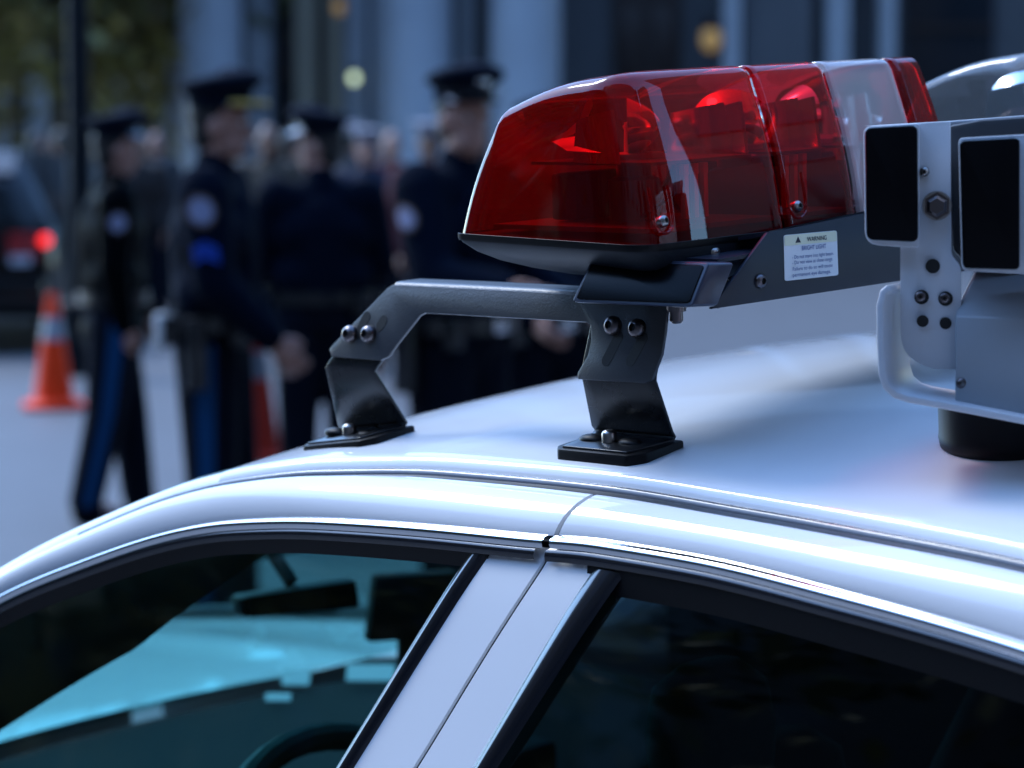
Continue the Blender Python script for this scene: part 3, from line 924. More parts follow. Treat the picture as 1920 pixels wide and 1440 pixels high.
# ------------------------------------------------------------------ police car
W = 1.14
CV = W / 2
VS = crv([-0.7, -0.45, -0.25, -0.10, -0.05, -0.025, 0.0, 0.02], [-0.34, -0.235, -0.150, -0.088, -0.062, -0.040, 0.0, 0.06])
GW = crv([-1.12, -0.90, -0.712, -0.592, -0.499, -0.423, -0.335, -0.187, 0, 0.151, 0.259, 0.416, 0.60, 0.80, 1.10],
         [-0.375, -0.232, -0.130, -0.079, -0.045, -0.026, -0.013, -0.003, 0, -0.003, -0.006, -0.012, -0.028, -0.075, -0.26])
TW = crv([-1.12, -0.90, -0.712, -0.602, -0.475, -0.391, -0.287, -0.155, -0.031, 0.042, 0.138, 0.298, 0.45, 0.60, 0.80, 1.10],
         [-0.415, -0.272, -0.167, -0.123, -0.082, -0.065, -0.054, -0.047, -0.043, -0.040, -0.041, -0.051, -0.065, -0.088, -0.14, -0.33])
GAP = crv([-0.43, -0.229, -0.137, -0.062, -0.048, -0.020, -0.004, 0.02], [-0.205, -0.097, -0.051, -0.013, -0.009, 0.001, 0.006, 0.008])
BELT = -0.43
NOUT = np.array([0, -0.92, 0.38])

car = car_thing('police_car', 'white police car with tinted windows, red light bar and a roof camera, in the foreground', 'car', (0, CV, -1.39))


def mir(p, on):
    return (p[0], W - p[1], p[2]) if on else p


def side_pt(u, w, off=0.0, inn=0.0):
    return np.array([u, VS(w) + inn, w]) + NOUT * off


def crown(u):
    return np.interp(u, [-0.55, -0.40, -0.15, 0.2, 0.75], [0.026, 0.034, 0.044, 0.048, 0.030])


def roof_pt(u, q):
    """q -1..1 across the roof"""
    gw = GW(u)
    vg = VS(gw)
    v = CV + q * (CV - vg)
    e = (1 - abs(q)) * CV                      # distance from the ditch
    w = gw * (1 - 0.15 * (1 - q * q)) + crown(u) * (1 - abs(q) ** 2.2)
    w += 0.0180 * (1 - math.exp(-(e / 0.0080) ** 2)) - 0.0185
    return (u, v, w)


qs = [-1, -0.9975, -0.995, -0.9925, -0.990, -0.987, -0.984, -0.980, -0.975, -0.967, -0.955, -0.94, -0.91, -0.87] + list(np.linspace(-0.8, 0, 11))
qs = qs + [-q for q in qs[-2::-1]]
rows = []
for q in qs:
    fu = -0.455 - 0.055 * (1 - q * q); ru = 0.66 + 0.06 * (1 - q * q)
    rows.append([roof_pt(u, q) for u in np.linspace(fu, ru, 56)])
roof = MB().grid(rows).build('roof', M['paint'], car, angle=80)
hl = MB().grid([[(p[0], CV + (p[1] - CV) * 0.97, p[2] - 0.028) for p in r] for r in rows]).build('headliner', M['cabin_grey'], car, angle=80)


def band_rows(u0, u1, front, m):
    """painted upper door frame from the ditch to the trim"""
    R = []
    ts = [1 - (1 - i / 60) for i in range(61)]
    ts = ts[:-1] + [0.992, 0.997, 0.999, 1.0] if front else [0.0, 0.001, 0.003, 0.008] + ts[1:]
    for t in ts:
        ub = u0 + (u1 - u0) * t
        wgt = max(0, (t - 0.85) / 0.15) if front else max(0, (0.15 - t) / 0.15)
        gp = 0.0025
        row = []
        for s in (-0.10, 0, 0.03, 0.08, 0.16, 0.26, 0.38, 0.5, 0.62, 0.74, 0.86, 0.95, 1.0):
            ss = max(0, s)
            w0, w1 = GW(ub) - 0.0115, TW(ub)
            w = w0 + (w1 - w0) * ss
            u = ub + (GAP(w) + (-gp if front else gp)) * wgt
            p = np.array([u, VS(w), w]) + np.array([0, -0.70, 0.70]) * 0.0050 * math.sin(PI * min(1, ss)) ** 0.8
            if s < 0:
                p = p + np.array([0, 0.004, -0.010])
            row.append(mir(tuple(p), m))
        R.append(row)
    edge = R[-1] if front else R[0]
    sg = 1 if front else -1
    s2 = -1 if m else 1
    e1 = [(p[0] + sg * 0.0006, p[1] + s2 * 0.0012, p[2] - 0.0012) for p in edge]
    e2 = [(p[0] + sg * 0.0006, p[1] + s2 * 0.0030, p[2] - 0.0030) for p in edge]
    return R + [e1, e2] if front else [e2, e1] + R


def strip(us, wt, wb, ot, ob, bulge, m, n=5, inn=0.0):
    R = []
    for u in us:
        a, b = wt(u), wb(u)
        row = []
        for k in range(n + 1):
            s = k / n
            w = a + (b - a) * s
            row.append(mir(tuple(side_pt(u, w, ot + (ob - ot) * s + bulge * math.sin(PI * s), inn)), m))
        R.append(row)
    return R


def lin(w0, u0, w1, u1):
    return lambda w: u0 + (u1 - u0) * (w - w0) / (w1 - w0)


EF_O = lin(-0.067, -0.078, -0.240, -0.168)     # front window: outer, inner edge of the rear gasket
EF_I = lin(-0.073, -0.103, -0.244, -0.190)
ER_O = lin(-0.064, 0.040, -0.220, -0.034)
ER_I = lin(-0.075, 0.067, -0.217, -0.008)


def pillar(fa, fb, top, m, bot=BELT, n=24, k=6, off=0.0, bulge=0.0):
    R = []
    for i in range(n + 1):
        row = []
        for s in [0.0, 0.02] + [j / k for j in range(1, k)] + [0.98, 1.0]:
            w = top + (bot - top) * i / n
            u = fa(w) + (fb(w) - fa(w)) * s
            row.append(mir(tuple(side_pt(u, w, off + bulge * math.sin(PI * s))), m))
        R.append(row)
    return R


def fold(R, du, m, first=False):
    s2 = -1 if m else 1
    out = []
    for row in R:
        p = row[0] if first else row[-1]
        a = (p[0] + du * 0.4, p[1] + s2 * 0.0016, p[2] - 0.0005); b = (p[0] + du * 0.4, p[1] + s2 * 0.0028, p[2] - 0.0008)
        out.append([b, a] + row if first else row + [a, b])
    return out


def doors(m):
    nm = ''
    fd = MB().grid(band_rows(-1.13, 0.0, True, m))
    fd.grid(fold(pillar(EF_O, lambda w: GAP(w) - 0.0025, -0.050, m, off=-0.004), 0.003, m))
    fd = fd.build('front_door', M['paint'], car, angle=32, recalc=False)
    us = list(np.linspace(-1.12, -0.012, 90))
    tr = MB().grid(strip(us, lambda u: TW(u) + 0.0012, lambda u: TW(u) - 0.0095, 0.0022, 0.0040, 0.0045, m, 8))
    tr.build('bright_trim', M['chrome'], fd, angle=80)
    us2 = list(np.linspace(-1.12, -0.020, 90))
    MB().grid(strip(us2, lambda u: TW(u) - 0.0093, lambda u: TW(u) - 0.0175, 0.003, 0.0005, 0.002, m, 6)).build('dark_trim', M['darktrim'], fd, angle=80)
    us3 = list(np.linspace(-1.12, -0.075, 80))
    MB().grid(strip(us3, lambda u: TW(u) - 0.0165, lambda u: TW(u) - 0.027, -0.001, -0.010, 0.0, m, 4)).build('gasket', M['rubber'], fd, angle=80)
    g = MB().grid(pillar(EF_I, EF_O, -0.060, m, off=-0.004, bulge=0.004))
    g.build('gasket', M['darktrim'], fd, angle=80)
    # pane
    R = []
    inv = lambda u: -0.073 + (u + 0.103) * (-0.244 + 0.073) / (-0.190 + 0.103)
    for u in np.linspace(-1.10, -0.098, 70):
        top = TW(u) - 0.020; bot = max(BELT - 0.01, inv(u) - 0.012)
        if top <= bot:
            top = bot + 0.001
        R.append([mir(tuple(side_pt(u, top + (bot - top) * k / 10, -0.010)), m) for k in range(11)])
    MB().grid(R).build('window', M['glass_front'], fd, angle=80)
    # rear door
    rd = MB().grid(band_rows(0.0, 0.98, False, m))
    rd.grid(fold(pillar(lambda w: GAP(w) + 0.0025, ER_O, -0.050, m, off=-0.004), -0.003, m, True))
    rd = rd.build('rear_door', M['paint'], car, angle=32, recalc=False)
    us = list(np.linspace(-0.004, 0.95, 80))
    MB().grid(strip(us, lambda u: TW(u) + 0.0012, lambda u: TW(u) - 0.0095, 0.0022, 0.0040, 0.0045, m, 8)).build('bright_trim', M['chrome'], rd, angle=80)
    us = list(np.linspace(-0.008, 0.95, 80))
    MB().grid(strip(us, lambda u: TW(u) - 0.0093, lambda u: TW(u) - 0.0185, 0.003, 0.0005, 0.002, m, 6)).build('dark_trim', M['darktrim'], rd, angle=80)
    us = list(np.linspace(0.036, 0.93, 70))
    MB().grid(strip(us, lambda u: TW(u) - 0.0175, lambda u: TW(u) - 0.036, -0.001, -0.010, 0.0, m, 4)).build('gasket', M['rubber'], rd, angle=80)
    MB().grid(pillar(ER_O, ER_I, -0.060, m, off=-0.004, bulge=0.004)).build('gasket', M['darktrim'], rd, angle=80)
    R = []
    inv2 = lambda u: -0.075 + (u - 0.067) * (-0.217 + 0.075) / (-0.008 - 0.067)
    for u in np.linspace(-0.12, 0.80, 60):
        top = min(TW(u) - 0.030, inv2(u) + 0.02); bot = BELT - 0.01
        if top <= bot:
            top = bot + 0.001
        R.append([mir(tuple(side_pt(u, top + (bot - top) * k / 10, -0.010)), m) for k in range(11)])
    MB().grid(R).build('window', M['glass_rear'], rd, angle=80)
    # rear quarter of the window frame
    R = [[mir(tuple(side_pt(u, (TW(u) - 0.02) + (BELT - TW(u) + 0.02) * k / 8, -0.004)), m) for k in range(9)] for u in np.linspace(0.74, 1.0, 12)]
    MB().grid(R).build('quarter_frame', M['paint'], rd, angle=80, recalc=False)
    # inside: centre pillar trim, front pillar trim
    s = 1 if not m else -1
    R = []
    for w in np.linspace(-0.055, BELT, 14):
        R.append([mir((EF_I(w) + 0.004 + (ER_I(w) - EF_I(w) - 0.008) * k / 6, VS(w) + 0.030 + 0.015 * math.sin(PI * k / 6), w), m) for k in range(7)])
    MB().grid(R).build('centre_pillar_trim', M['cabin'], car, angle=80)
    R = []
    for u in np.linspace(-1.15, -0.40, 40):
        row = []
        for k in range(6):
            x = k / 5
            f = min(1.0, max(0.0, (-0.36 - u) / 0.36))
            row.append(mir((u, VS(TW(u)) + 0.018 + 0.150 * x, TW(u) - 0.022 - 0.058 * x * f + 0.03 * x * (1 - f)), m))
        R.append(row)
    MB().grid(R).build('front_pillar_trim', M['cabin'], car, angle=80)
    R = [[mir((u, VS(TW(u)) + 0.018 + 0.09 * x, TW(u) - 0.022 + 0.02 * x), m) for x in np.linspace(0, 1, 4)] for u in np.linspace(-0.42, 0.98, 40)]
    MB().grid(R).build('roof_rail_trim', M['cabin'], car, angle=80)
    # painted front pillar between ditch and windshield
    R = []
    for u in np.linspace(-1.37, -0.445, 46):
        g = GW(u)
        row = []
        for x, dz in ((0, 0), (0.004, 0), (0.008, 0), (0.014, 0), (0.022, 0), (0.032, 0), (0.042, 0)):
            row.append(mir((u, VS(g) + x, roof_pt(u, -1 + x / (CV - VS(g)))[2] - 0.0015 * max(0.0, (u + 0.50) / 0.055)), m))
        R.append(row)
    MB().grid(R).build('windshield_pillar', M['paint'], car, angle=80)
    # panel gap lining under the ditch and the door gap
    R = [[mir((u, VS(GW(u)) + dx, GW(u) + dz), m) for dx, dz in ((0.010, -0.024), (0.0, -0.024), (-0.006, -0.030))] for u in np.linspace(-1.1, 0.98, 50)]
    MB().grid(R).build('ditch_lining', M['rubber'], car, angle=80)
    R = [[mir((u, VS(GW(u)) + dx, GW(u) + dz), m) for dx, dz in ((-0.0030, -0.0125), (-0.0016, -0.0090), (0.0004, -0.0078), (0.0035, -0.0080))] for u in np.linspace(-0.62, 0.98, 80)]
    MB().grid(R).build('ditch_shade_strip', M['ditch'], car, angle=60)  # dark strip added to draw the shadow line along the ditch
    R = [[mir(tuple(side_pt(GAP(w) + d, w, -0.0065)), m) for d in (-0.007, 0, 0.007)] for w in np.linspace(-0.0135, BELT, 40)]
    MB().grid(R).build('door_seal', M['gap'], car, angle=80)


doors(False)
doors(True)

# windshield, rear window


def shield(us_edge, cen0, cen1, name, m):
    R = []
    n = 24
    for i in range(n + 1):
        s = i / n
        u = us_edge[0] + (us_edge[1] - us_edge[0]) * s
        E = np.array([u, VS(GW(u)) + 0.030, GW(u) + 0.004])
        Cc = np.array(cen0) + (np.array(cen1) - np.array(cen0)) * s + np.array([0, 0, 0.02 * math.sin(PI * s)])
        row = []
        for q in np.linspace(-1, 1, 25):
            k = 1 - q * q
            v = CV + q * (CV - E[1])
            row.append((E[0] + (Cc[0] - E[0]) * k, v, E[2] + (Cc[2] - E[2]) * k))
        R.append(row)
    return MB().grid(R).build(name, m, car, angle=80)


rp = roof_pt(-0.51, 0)
shield((-0.46, -1.37), (-0.512, CV, rp[2] - 0.004), (-1.50, CV, -0.555), 'windshield', M['glass_shield'])
R = []
for s_ in np.linspace(0.0, 0.46, 9):
    u_ = -0.46 - 0.91 * s_
    E_ = np.array([u_, VS(GW(u_)) + 0.030, GW(u_) + 0.004])
    C_ = np.array([-0.512 - 0.988 * s_, CV, rp[2] - 0.004 + (-0.555 - rp[2] + 0.004) * s_ + 0.02 * math.sin(PI * s_)])
    R.append([(E_[0] + (C_[0] - E_[0]) * (1 - q * q), CV + q * (CV - E_[1] - 0.005), E_[2] + (C_[2] - E_[2]) * (1 - q * q) - 0.003) for q in np.linspace(-1, 1, 25)])
MB().grid(R).build('dimming_band', M['dimming_band'], car, angle=80)  # tinted band added to darken the view past the hood
rq = roof_pt(0.72, 0)
shield((0.665, 1.10), (0.722, CV, rq[2] - 0.004), (1.22, CV, -0.30), 'rear_window', M['glass_rear'])
# header trim inside the top of the windshield and the sun visors
MB().grid([[(-0.44 - 0.06 * (1 - q * q) - 0.05 * x, CV + q * (CV - 0.03), roof_pt(-0.46, q)[2] - 0.035 - 0.025 * x) for x in (0, 0.5, 1)] for q in np.linspace(-1, 1, 15)]).build('header_trim', M['cabin'], car, angle=80)
for vv in (0.27, 0.87):
    MB().box((-0.43, vv + (0.05 if vv < CV else -0.05), -0.050), (0.15, 0.34, 0.014), [(0.94, 0, 0.34), (0, 1, 0), (-0.34, 0, 0.94)]).build('sun_visor', M['cabin_grey'], car, bevel=0.008)
mq_ = [on_plane(x, y, (-0.93, 0, 0), (1, 0, 0)) for x, y in ((452, 1120), (672, 1086), (680, 1140), (460, 1160))]
mr = MB().prism(mq_, (-0.030, 0.004, 0)).build('rear_view_mirror', M['cabin'], car, bevel=0.008)
mc_ = sum(mq_) / 4
MB().prism([p + (mc_ - p) * 0.08 + np.array([0.001, 0, 0]) for p in mq_], (-0.001, 0, 0)).build('mirror_glass', M['carglass'], mr)
MB().cyl(mc_ + np.array([-0.02, 0, 0.02]), mc_ + np.array([-0.10, 0, 0.10]), 0.009).build('stalk', M['cabin'], mr)
tq_ = [on_plane(x, y, (-1.00, 0.70, 0), (0.9, -0.45, 0)) for x, y in ((704, 1080), (862, 1072), (850, 1196), (690, 1206))]
te = MB().prism(tq_, (-0.022, 0.010, 0)).build('patrol_computer', M['dash'], car, bevel=0.006)
tc_m = sum(tq_) / 4
MB().cyl(tc_m + np.array([-0.02, 0.01, -0.02]), tc_m + np.array([-0.05, 0.02, -0.24]), 0.016).build('stand', M['dash'], te)
# body below the glass line
bodyv = crv([-1.20, -1.10, -0.80, -0.62, -0.52, -0.46, -0.43, -0.40], [-0.35, -0.385, -0.405, -0.400, -0.375, -0.31, -0.235, -0.17])
bs = MB()
for m in (False, True):
    R = []
    for u in np.linspace(-2.42, 2.45, 110):
        bot = -1.17
        for uc in (-1.55, 1.36):
            if abs(u - uc) < 0.37:
                bot = max(bot, -1.05 + math.sqrt(0.37 ** 2 - (u - uc) ** 2))
        nar = 0.20 * max(0, (abs(u) - 1.7) / 0.75) ** 2
        drop = -0.115 * min(1, max(0, (-1.0 - u) / 0.30)) - 0.09 * max(0, (-u - 1.2) / 1.2) ** 1.4 - 0.06 * max(0, (u - 1.3) / 1.1)
        row = []
        for k in range(15):
            s = k / 14
            w = (BELT + 0.008 + drop) * (1 - s) + bot * s
            ww = BELT + 0.008 + (-1.17 - BELT) * ((w - (BELT + 0.008 + drop)) / (-1.17 - (BELT + 0.008 + drop)))
            row.append(mir((u, bodyv(ww) + nar, w), m))
        R.append(row)
    bs.grid(R)
for ue, s in ((-2.42, -1), (2.45, 1)):
    R = []
    for v in np.linspace(-0.17, W + 0.17, 21):
        q = (v - CV) / (CV + 0.17)
        top = -0.62 if s < 0 else -0.50
        R.append([(ue + s * (0.16 * (1 - q * q) + 0.03 * math.sin(PI * x)), v, top + (-1.15 - top) * x) for x in np.linspace(0, 1, 9)])
    bs.grid(R)
bs.build('lower_body', M['paint'], car, angle=60)
R = []
for u in np.linspace(-1.34, -2.45, 26):
    f = (-1.34 - u) / 1.11
    hwid = 0.83 - 0.10 * f ** 2
    zc = -0.552 - 0.085 * f ** 1.6
    R.append([(u - 0.18 * (1 - q * q) * (1 if f < 0.8 else 1 - 0.0), CV + q * hwid, zc - 0.028 * abs(q) ** 2.5 + 0.008 * math.exp(-((abs(q) - 0.55) / 0.06) ** 2)) for q in np.linspace(-1, 1, 41)])
hood = MB().grid(R).build('hood', M['paint'], car, angle=80)
R = []
for u in np.linspace(1.08, 2.47, 20):
    f = (u - 1.08) / 1.39
    R.append([(u + 0.10 * (1 - q * q), CV + q * 0.82, -0.335 - 0.13 * f ** 1.5 - 0.07 * abs(q) ** 3) for q in np.linspace(-1, 1, 25)])
MB().grid(R).build('trunk_lid', M['paint'], car, angle=80)
MB().box((0.0, CV, -1.12), (4.7, 1.70, 0.10)).build('floor_pan', M['cabin'], car)
for m in (False, True):
    MB().grid([[mir((u, -0.20, w), m) for w in (BELT, -0.7, -1.1)] for u in np.linspace(-1.15, 1.0, 6)]).build('door_card', M['cabin'], car)
for uc in (-1.55, 1.36):
    for m in (False, True):
        s = 1 if m else -1
        vc = (W + 0.28) if m else -0.28
        wh = MB().lathe((uc, vc - 0.11 * s * -1 * -1, -1.05), (0, s, 0), [(-0.11, 0.22), (-0.11, 0.31), (-0.08, 0.338), (0.08, 0.338), (0.11, 0.31), (0.11, 0.22)], 32).build('wheel', M['tyre'], car)
        MB().lathe((uc, vc - 0.11 * s, -1.05), (0, s, 0), [(0.02, 0.225), (0.10, 0.22), (0.085, 0.18), (0.10, 0.06), (0.11, 0.02)], 28).build('rim', M['rim'], wh)
R = [[(u, -0.412 + 0.0, w) for w in (-0.70, -0.64)] for u in np.linspace(-1.1, 1.0, 12)]
for m in (False, True):
    MB().grid([[mir((p[0], bodyv(p[2]) - 0.004, p[2]), m) for p in r] for r in R]).build('blue_stripe', M['bluepaint'], car, recalc=False)
# cabin
R = []
for v in np.linspace(-0.12, W + 0.12, 25):
    q = (v - CV) / 0.70
    bow = 0.16 * (1 - q * q)
    hump = 0.030 * math.exp(-((v - 0.25) / 0.17) ** 2)
    R.append([(-1.34 - bow, v, -0.57), (-1.18 - bow, v, -0.575), (-0.95, v, -0.575 + hump), (-0.82, v, -0.575 + hump), (-0.765, v, -0.59 + hump), (-0.75, v, -0.63), (-0.78, v, -0.75), (-0.80, v, -1.05)])
dash = MB().grid(R).build('dashboard', M['dash'], car, angle=60)
MB().box((-0.79, 0.60, -0.53), (0.07, 0.20, 0.08)).build('console_screen', M['cabin'], dash, bevel=0.01)
# steering wheel
swc = np.array([-0.60, 0.25, -0.545]); sn = np.array([0.86, 0, 0.51]); sx = np.array([0, 1, 0]); sy = np.cross(sn, sx)
sw = MB().tube([swc + (sx * math.cos(a) + sy * math.sin(a)) * 0.185 for a in np.linspace(0, 2 * PI, 41)[:-1]], 0.0155, 10, True).build('steering_wheel', M['cabin'], car)
MB().lathe(swc - sn * 0.05, sn, [(0, 0.05), (0.03, 0.075), (0.045, 0.06)], 18).build('hub', M['cabin'], sw)
for a in (0.25, PI - 0.25, -PI / 2):
    d = sx * math.cos(a) + sy * math.sin(a)
    MB().cyl(swc + d * 0.05 - sn * 0.02, swc + d * 0.18, 0.014).build('spoke', M['cabin'], sw)
MB().cyl(swc - sn * 0.04, swc - sn * 0.30, 0.035).build('column', M['cabin'], sw)


def seat(v, uu):
    s = MB()
    rr = []
    for w, hw, th, du in [(-0.98, 0.25, 0.13, -0.04), (-0.85, 0.26, 0.15, 0.0), (-0.60, 0.25, 0.14, 0.06), (-0.42, 0.235, 0.12, 0.10), (-0.34, 0.20, 0.09, 0.12), (-0.31, 0.15, 0.05, 0.125)]:
        rr.append([(uu + du + th * 0.5 * math.sin(a) * 1.0, v + hw * abs(math.cos(a)) ** 0.6 * (1 if math.cos(a) > 0 else -1), w) for a in np.linspace(0, 2 * PI, 21)[:-1]])
    s.rings(rr)
    so = s.build('seat', M['seat'], car, angle=80)
    MB().box((uu - 0.24, v, -0.92), (0.50, 0.50, 0.14)).build('seat_cushion', M['seat'], so, bevel=0.05)
    rr = []
    for w, hw, th in [(-0.35, 0.06, 0.05), (-0.33, 0.068, 0.08), (-0.28, 0.070, 0.09), (-0.24, 0.060, 0.08), (-0.220, 0.035, 0.04)]:
        rr.append([(uu + 0.135 + th * 0.5 * math.sin(a), v + hw * abs(math.cos(a)) ** 0.6 * (1 if math.cos(a) > 0 else -1), w) for a in np.linspace(0, 2 * PI, 21)[:-1]])
    MB().rings(rr).build('headrest', M['headrest'], so, angle=80)


seat(0.25, -0.25)
seat(0.89, -0.25)
MB().box((0.80, CV, -0.62), (0.22, 1.2, 0.62), [(0.95, 0, 0.3), (0, 1, 0), (-0.3, 0, 0.95)]).build('rear_seat', M['seat'], car, bevel=0.06)
for (px, py), sz, lb in (((556, 1290), (0.040, 0.030), 'small white card standing on the dashboard above the steering wheel'),
                         ((696, 1282), (0.070, 0.032), 'white sheet propped on the dashboard beside the window edge'),
                         ((522, 1318), (0.036, 0.014), 'pale slip of paper lying lowest on the dashboard')):
    pp = on_plane(px, py, (0, 0, -0.566), (0, 0, 1))
    t = car_thing('paper_card', lb, 'card', pp)
    ex, ey, ez = BAS @ np.array([1.0, 0, 0]), BAS @ np.array([0, 0.80, 0.60]), BAS @ np.array([0, -0.60, 0.80])
    MB().box(pp + np.array([0, 0, sz[1] * 0.45 + 0.002]), (sz[0] * 1.0, sz[1] * 1.0, 0.0015), [ex, ey, ez]).build('sheet', M['paper'], t)


# ------------------------------------------------------------------ light bar
bar = car_thing('light_bar', 'emergency light bar with red and clear lens pods bolted across the car roof', 'light bar', (0, CV, 0.0))


def sec_pts(scale=1.0, inset=0.0):
    """lens cross-section (u, w), rounded, open at the base"""
    raw = [(-0.170, 0.194), (-0.124, 0.302), (0.010, 0.330), (0.046, 0.189)]
    rad = [0, 0.012, 0.018, 0]
    pts = []
    for i, (p, r) in enumerate(zip(raw, rad)):
        p = np.array(p)
        if r == 0:
            pts.append(p); continue
        a = np.array(raw[i - 1]) - p; b = np.array(raw[i + 1]) - p
        a = a / np.linalg.norm(a); b = b / np.linalg.norm(b)
        p0, p1 = p + a * r, p + b * r
        for k in range(7):
            t = k / 6
            pts.append(p0 * (1 - t) ** 2 + 2 * p * t * (1 - t) + p1 * t * t)
    out = [pts[0]]
    for a, b in zip(pts[:-1], pts[1:]):       # subdivide the long flats, slightly bowed
        L = np.linalg.norm(b - a)
        n = max(1, int(L / 0.012))
        nn = np.array([-(b - a)[1], (b - a)[0]]) / max(L, 1e-9)
        for k in range(1, n + 1):
            t = k / n
            out.append(a + (b - a) * t + nn * (0.0045 * math.sin(PI * t) * min(1, L / 0.08)))
    c = np.array([-0.135, 0.192])
    if not inset:
        return out
    f = 0.40 + 0.60 * min(1.0, inset / 0.4)                # the crown stays fuller than the corner
    return [np.array([c[0] + (p[0] - c[0]) * (1 - inset), c[1] + (p[1] - c[1]) * (1 - inset * f)]) for p in out]


def lens(v0, v1, m, end0=None, end1=None, name='lens'):
    """pod shell from v0 to v1; end0/end1: a bowed closing face at that end"""
    rows = []
    zb = 0.19

    def ring(v, inset, lean):
        return [(p[0], v + lean * max(0, p[1] - zb), p[1]) for p in sec_pts(inset=inset)]
    ends = [(0.0, 0.97), (0.0002, 0.75), (0.0006, 0.50), (0.0014, 0.32), (0.003, 0.20), (0.006, 0.125), (0.010, 0.082), (0.016, 0.048), (0.024, 0.029), (0.033, 0.017), (0.042, 0.010), (0.058, 0.004), (0.080, 0.0)]
    if end0:
        for dv, ins in ends:
            rows.append(ring(v0 + dv, ins, 0.10 - 0.5 * dv))
    else:
        rows.append(ring(v0 + 0.0004, 0.028, 0.0)); rows.append(ring(v0 + 0.0012, 0.008, 0)); rows.append(ring(v0 + 0.004, 0.0, 0))
    l0 = 0.06 if end0 else 0.0
    l1 = -0.06 if end1 else 0.0
    a, b = v0 + (0.085 if end0 else 0.006), v1 - (0.085 if end1 and v1 - v0 > 0.1 else 0.024)
    for t in np.linspace(0, 1, 6):
        rows.append(ring(a + (b - a) * t, 0, l0 * (1 - t) + l1 * t))
    if end1:
        for dv, ins in [e for e in ends if v1 - v0 > 0.1 or e[0] < 0.05][::-1]:
            rows.append(ring(v1 - dv, ins, -0.10 + 0.5 * dv))
    else:
        for dv, ins in ((0.019, 0.0), (0.014, 0.0015), (0.010, 0.005), (0.007, 0.010), (0.0045, 0.017), (0.0025, 0.027), (0.0012, 0.040), (0.0004, 0.060)):
            rows.append(ring(v1 - dv, ins, 0))
    mb = MB().grid(rows)
    # close the small hole left in each end face
    for r in ([rows[0]] if end0 else []) + ([rows[-1]] if end1 else []):
        k = len(mb.v); mb.v += [tuple(map(float, p)) for p in r]; mb.f.append(tuple(range(k, k + len(r))))
    o = mb.build(name, m, bar, angle=50)
    return o


def torx(c, n, r, parent, name='bolt', m='steel', h=None):
    c = np.array(c, float); n = np.array(n, float); n = n / np.linalg.norm(n)
    h = h or r * 0.75
    k_ = max(0.0, h - r * 0.8)
    o = MB().lathe(c, n, [(-0.004, r * 0.96), (0.0, r), (k_ + (h - k_) * 0.35, r * 0.97), (k_ + (h - k_) * 0.7, r * 0.80), (k_ + (h - k_) * 0.93, r * 0.52), (h * 0.97, r * 0.42), (h - r * 0.4, r * 0.36), (h - r * 0.4, 0.0)], 20).build(name, M[m], parent, angle=45)
    MB().lathe(c + n * (h - r * 0.39), n, [(0, r * 0.34), (0.0004, r * 0.34)], 6).build('recess', M['hole'], o)
    return o


PODS = [(0.000, 0.1835, 'red_lens', True, False, 'lens'), (0.1835, 0.2825, 'red_lens', False, False, 'lens'), (0.2825, 0.3815, 'clear_lens', False, False, 'lens'), (0.3815, 0.447, 'red_lens', False, True, 'lens'),
        (0.585, 0.760, 'clear_end', True, False, 'lens'), (0.760, 0.860, 'clear_lens', False, False, 'lens'), (0.860, 0.958, 'red_lens', False, False, 'lens'), (0.958, W, 'red_lens', False, True, 'lens')]
lenses = []
for v0, v1, m, e0, e1, nm in PODS:
    lenses.append(lens(v0, v1, M[m], e0, e1))
tag(lenses[2], label='clear lens pod between the red ones'); tag(lenses[4], label='clear end pod of the far half of the bar')

# under-tray: shallow black bowl that closes the bar from below
def plan(inset, dz, rc=0.030, grow=0.0):
    """rounded outline of the bar base, drawn in by inset at the front and the ends"""
    q = [(-0.1705 - grow + inset, 0.0 - grow + inset * 1.1), (0.047 + grow - inset * 0.10, 0.0 - grow + inset * 1.1), (0.047 + grow - inset * 0.10, W + grow - inset * 1.1), (-0.1705 - grow + inset, W + grow - inset * 1.1)]
    out = []
    for i in range(4):
        p = np.array(q[i]); a_ = np.array(q[i - 1]) - p; b_ = np.array(q[(i + 1) % 4]) - p
        ra = rc if i in (1, 2) else 0.012
        p0, p1 = p + a_ / np.linalg.norm(a_) * ra, p + b_ / np.linalg.norm(b_) * ra
        for t in np.linspace(0, 1, 8):
            out.append(p0 * (1 - t) ** 2 + 2 * p * t * (1 - t) + p1 * t * t)
    return [(p[0], p[1], 0.1945 - 0.0255 * (p[0] + 0.163) * 0.94 - dz) for p in out]


MB().rings([plan(0.0, 0.0015), plan(0.0, 0.004), plan(0.002, 0.008), plan(0.010, 0.016), plan(0.023, 0.024), plan(0.041, 0.031), plan(0.062, 0.037), plan(0.085, 0.040)]).build('tray', M['tray'], bar, angle=60)
MB().rings([plan(0.0, 0.0), plan(0.0, 0.0003, grow=0.0006), plan(0.0, 0.0042, grow=0.0006), plan(0.0, 0.006)], cap=False).build('seal', M['rubber'], bar)


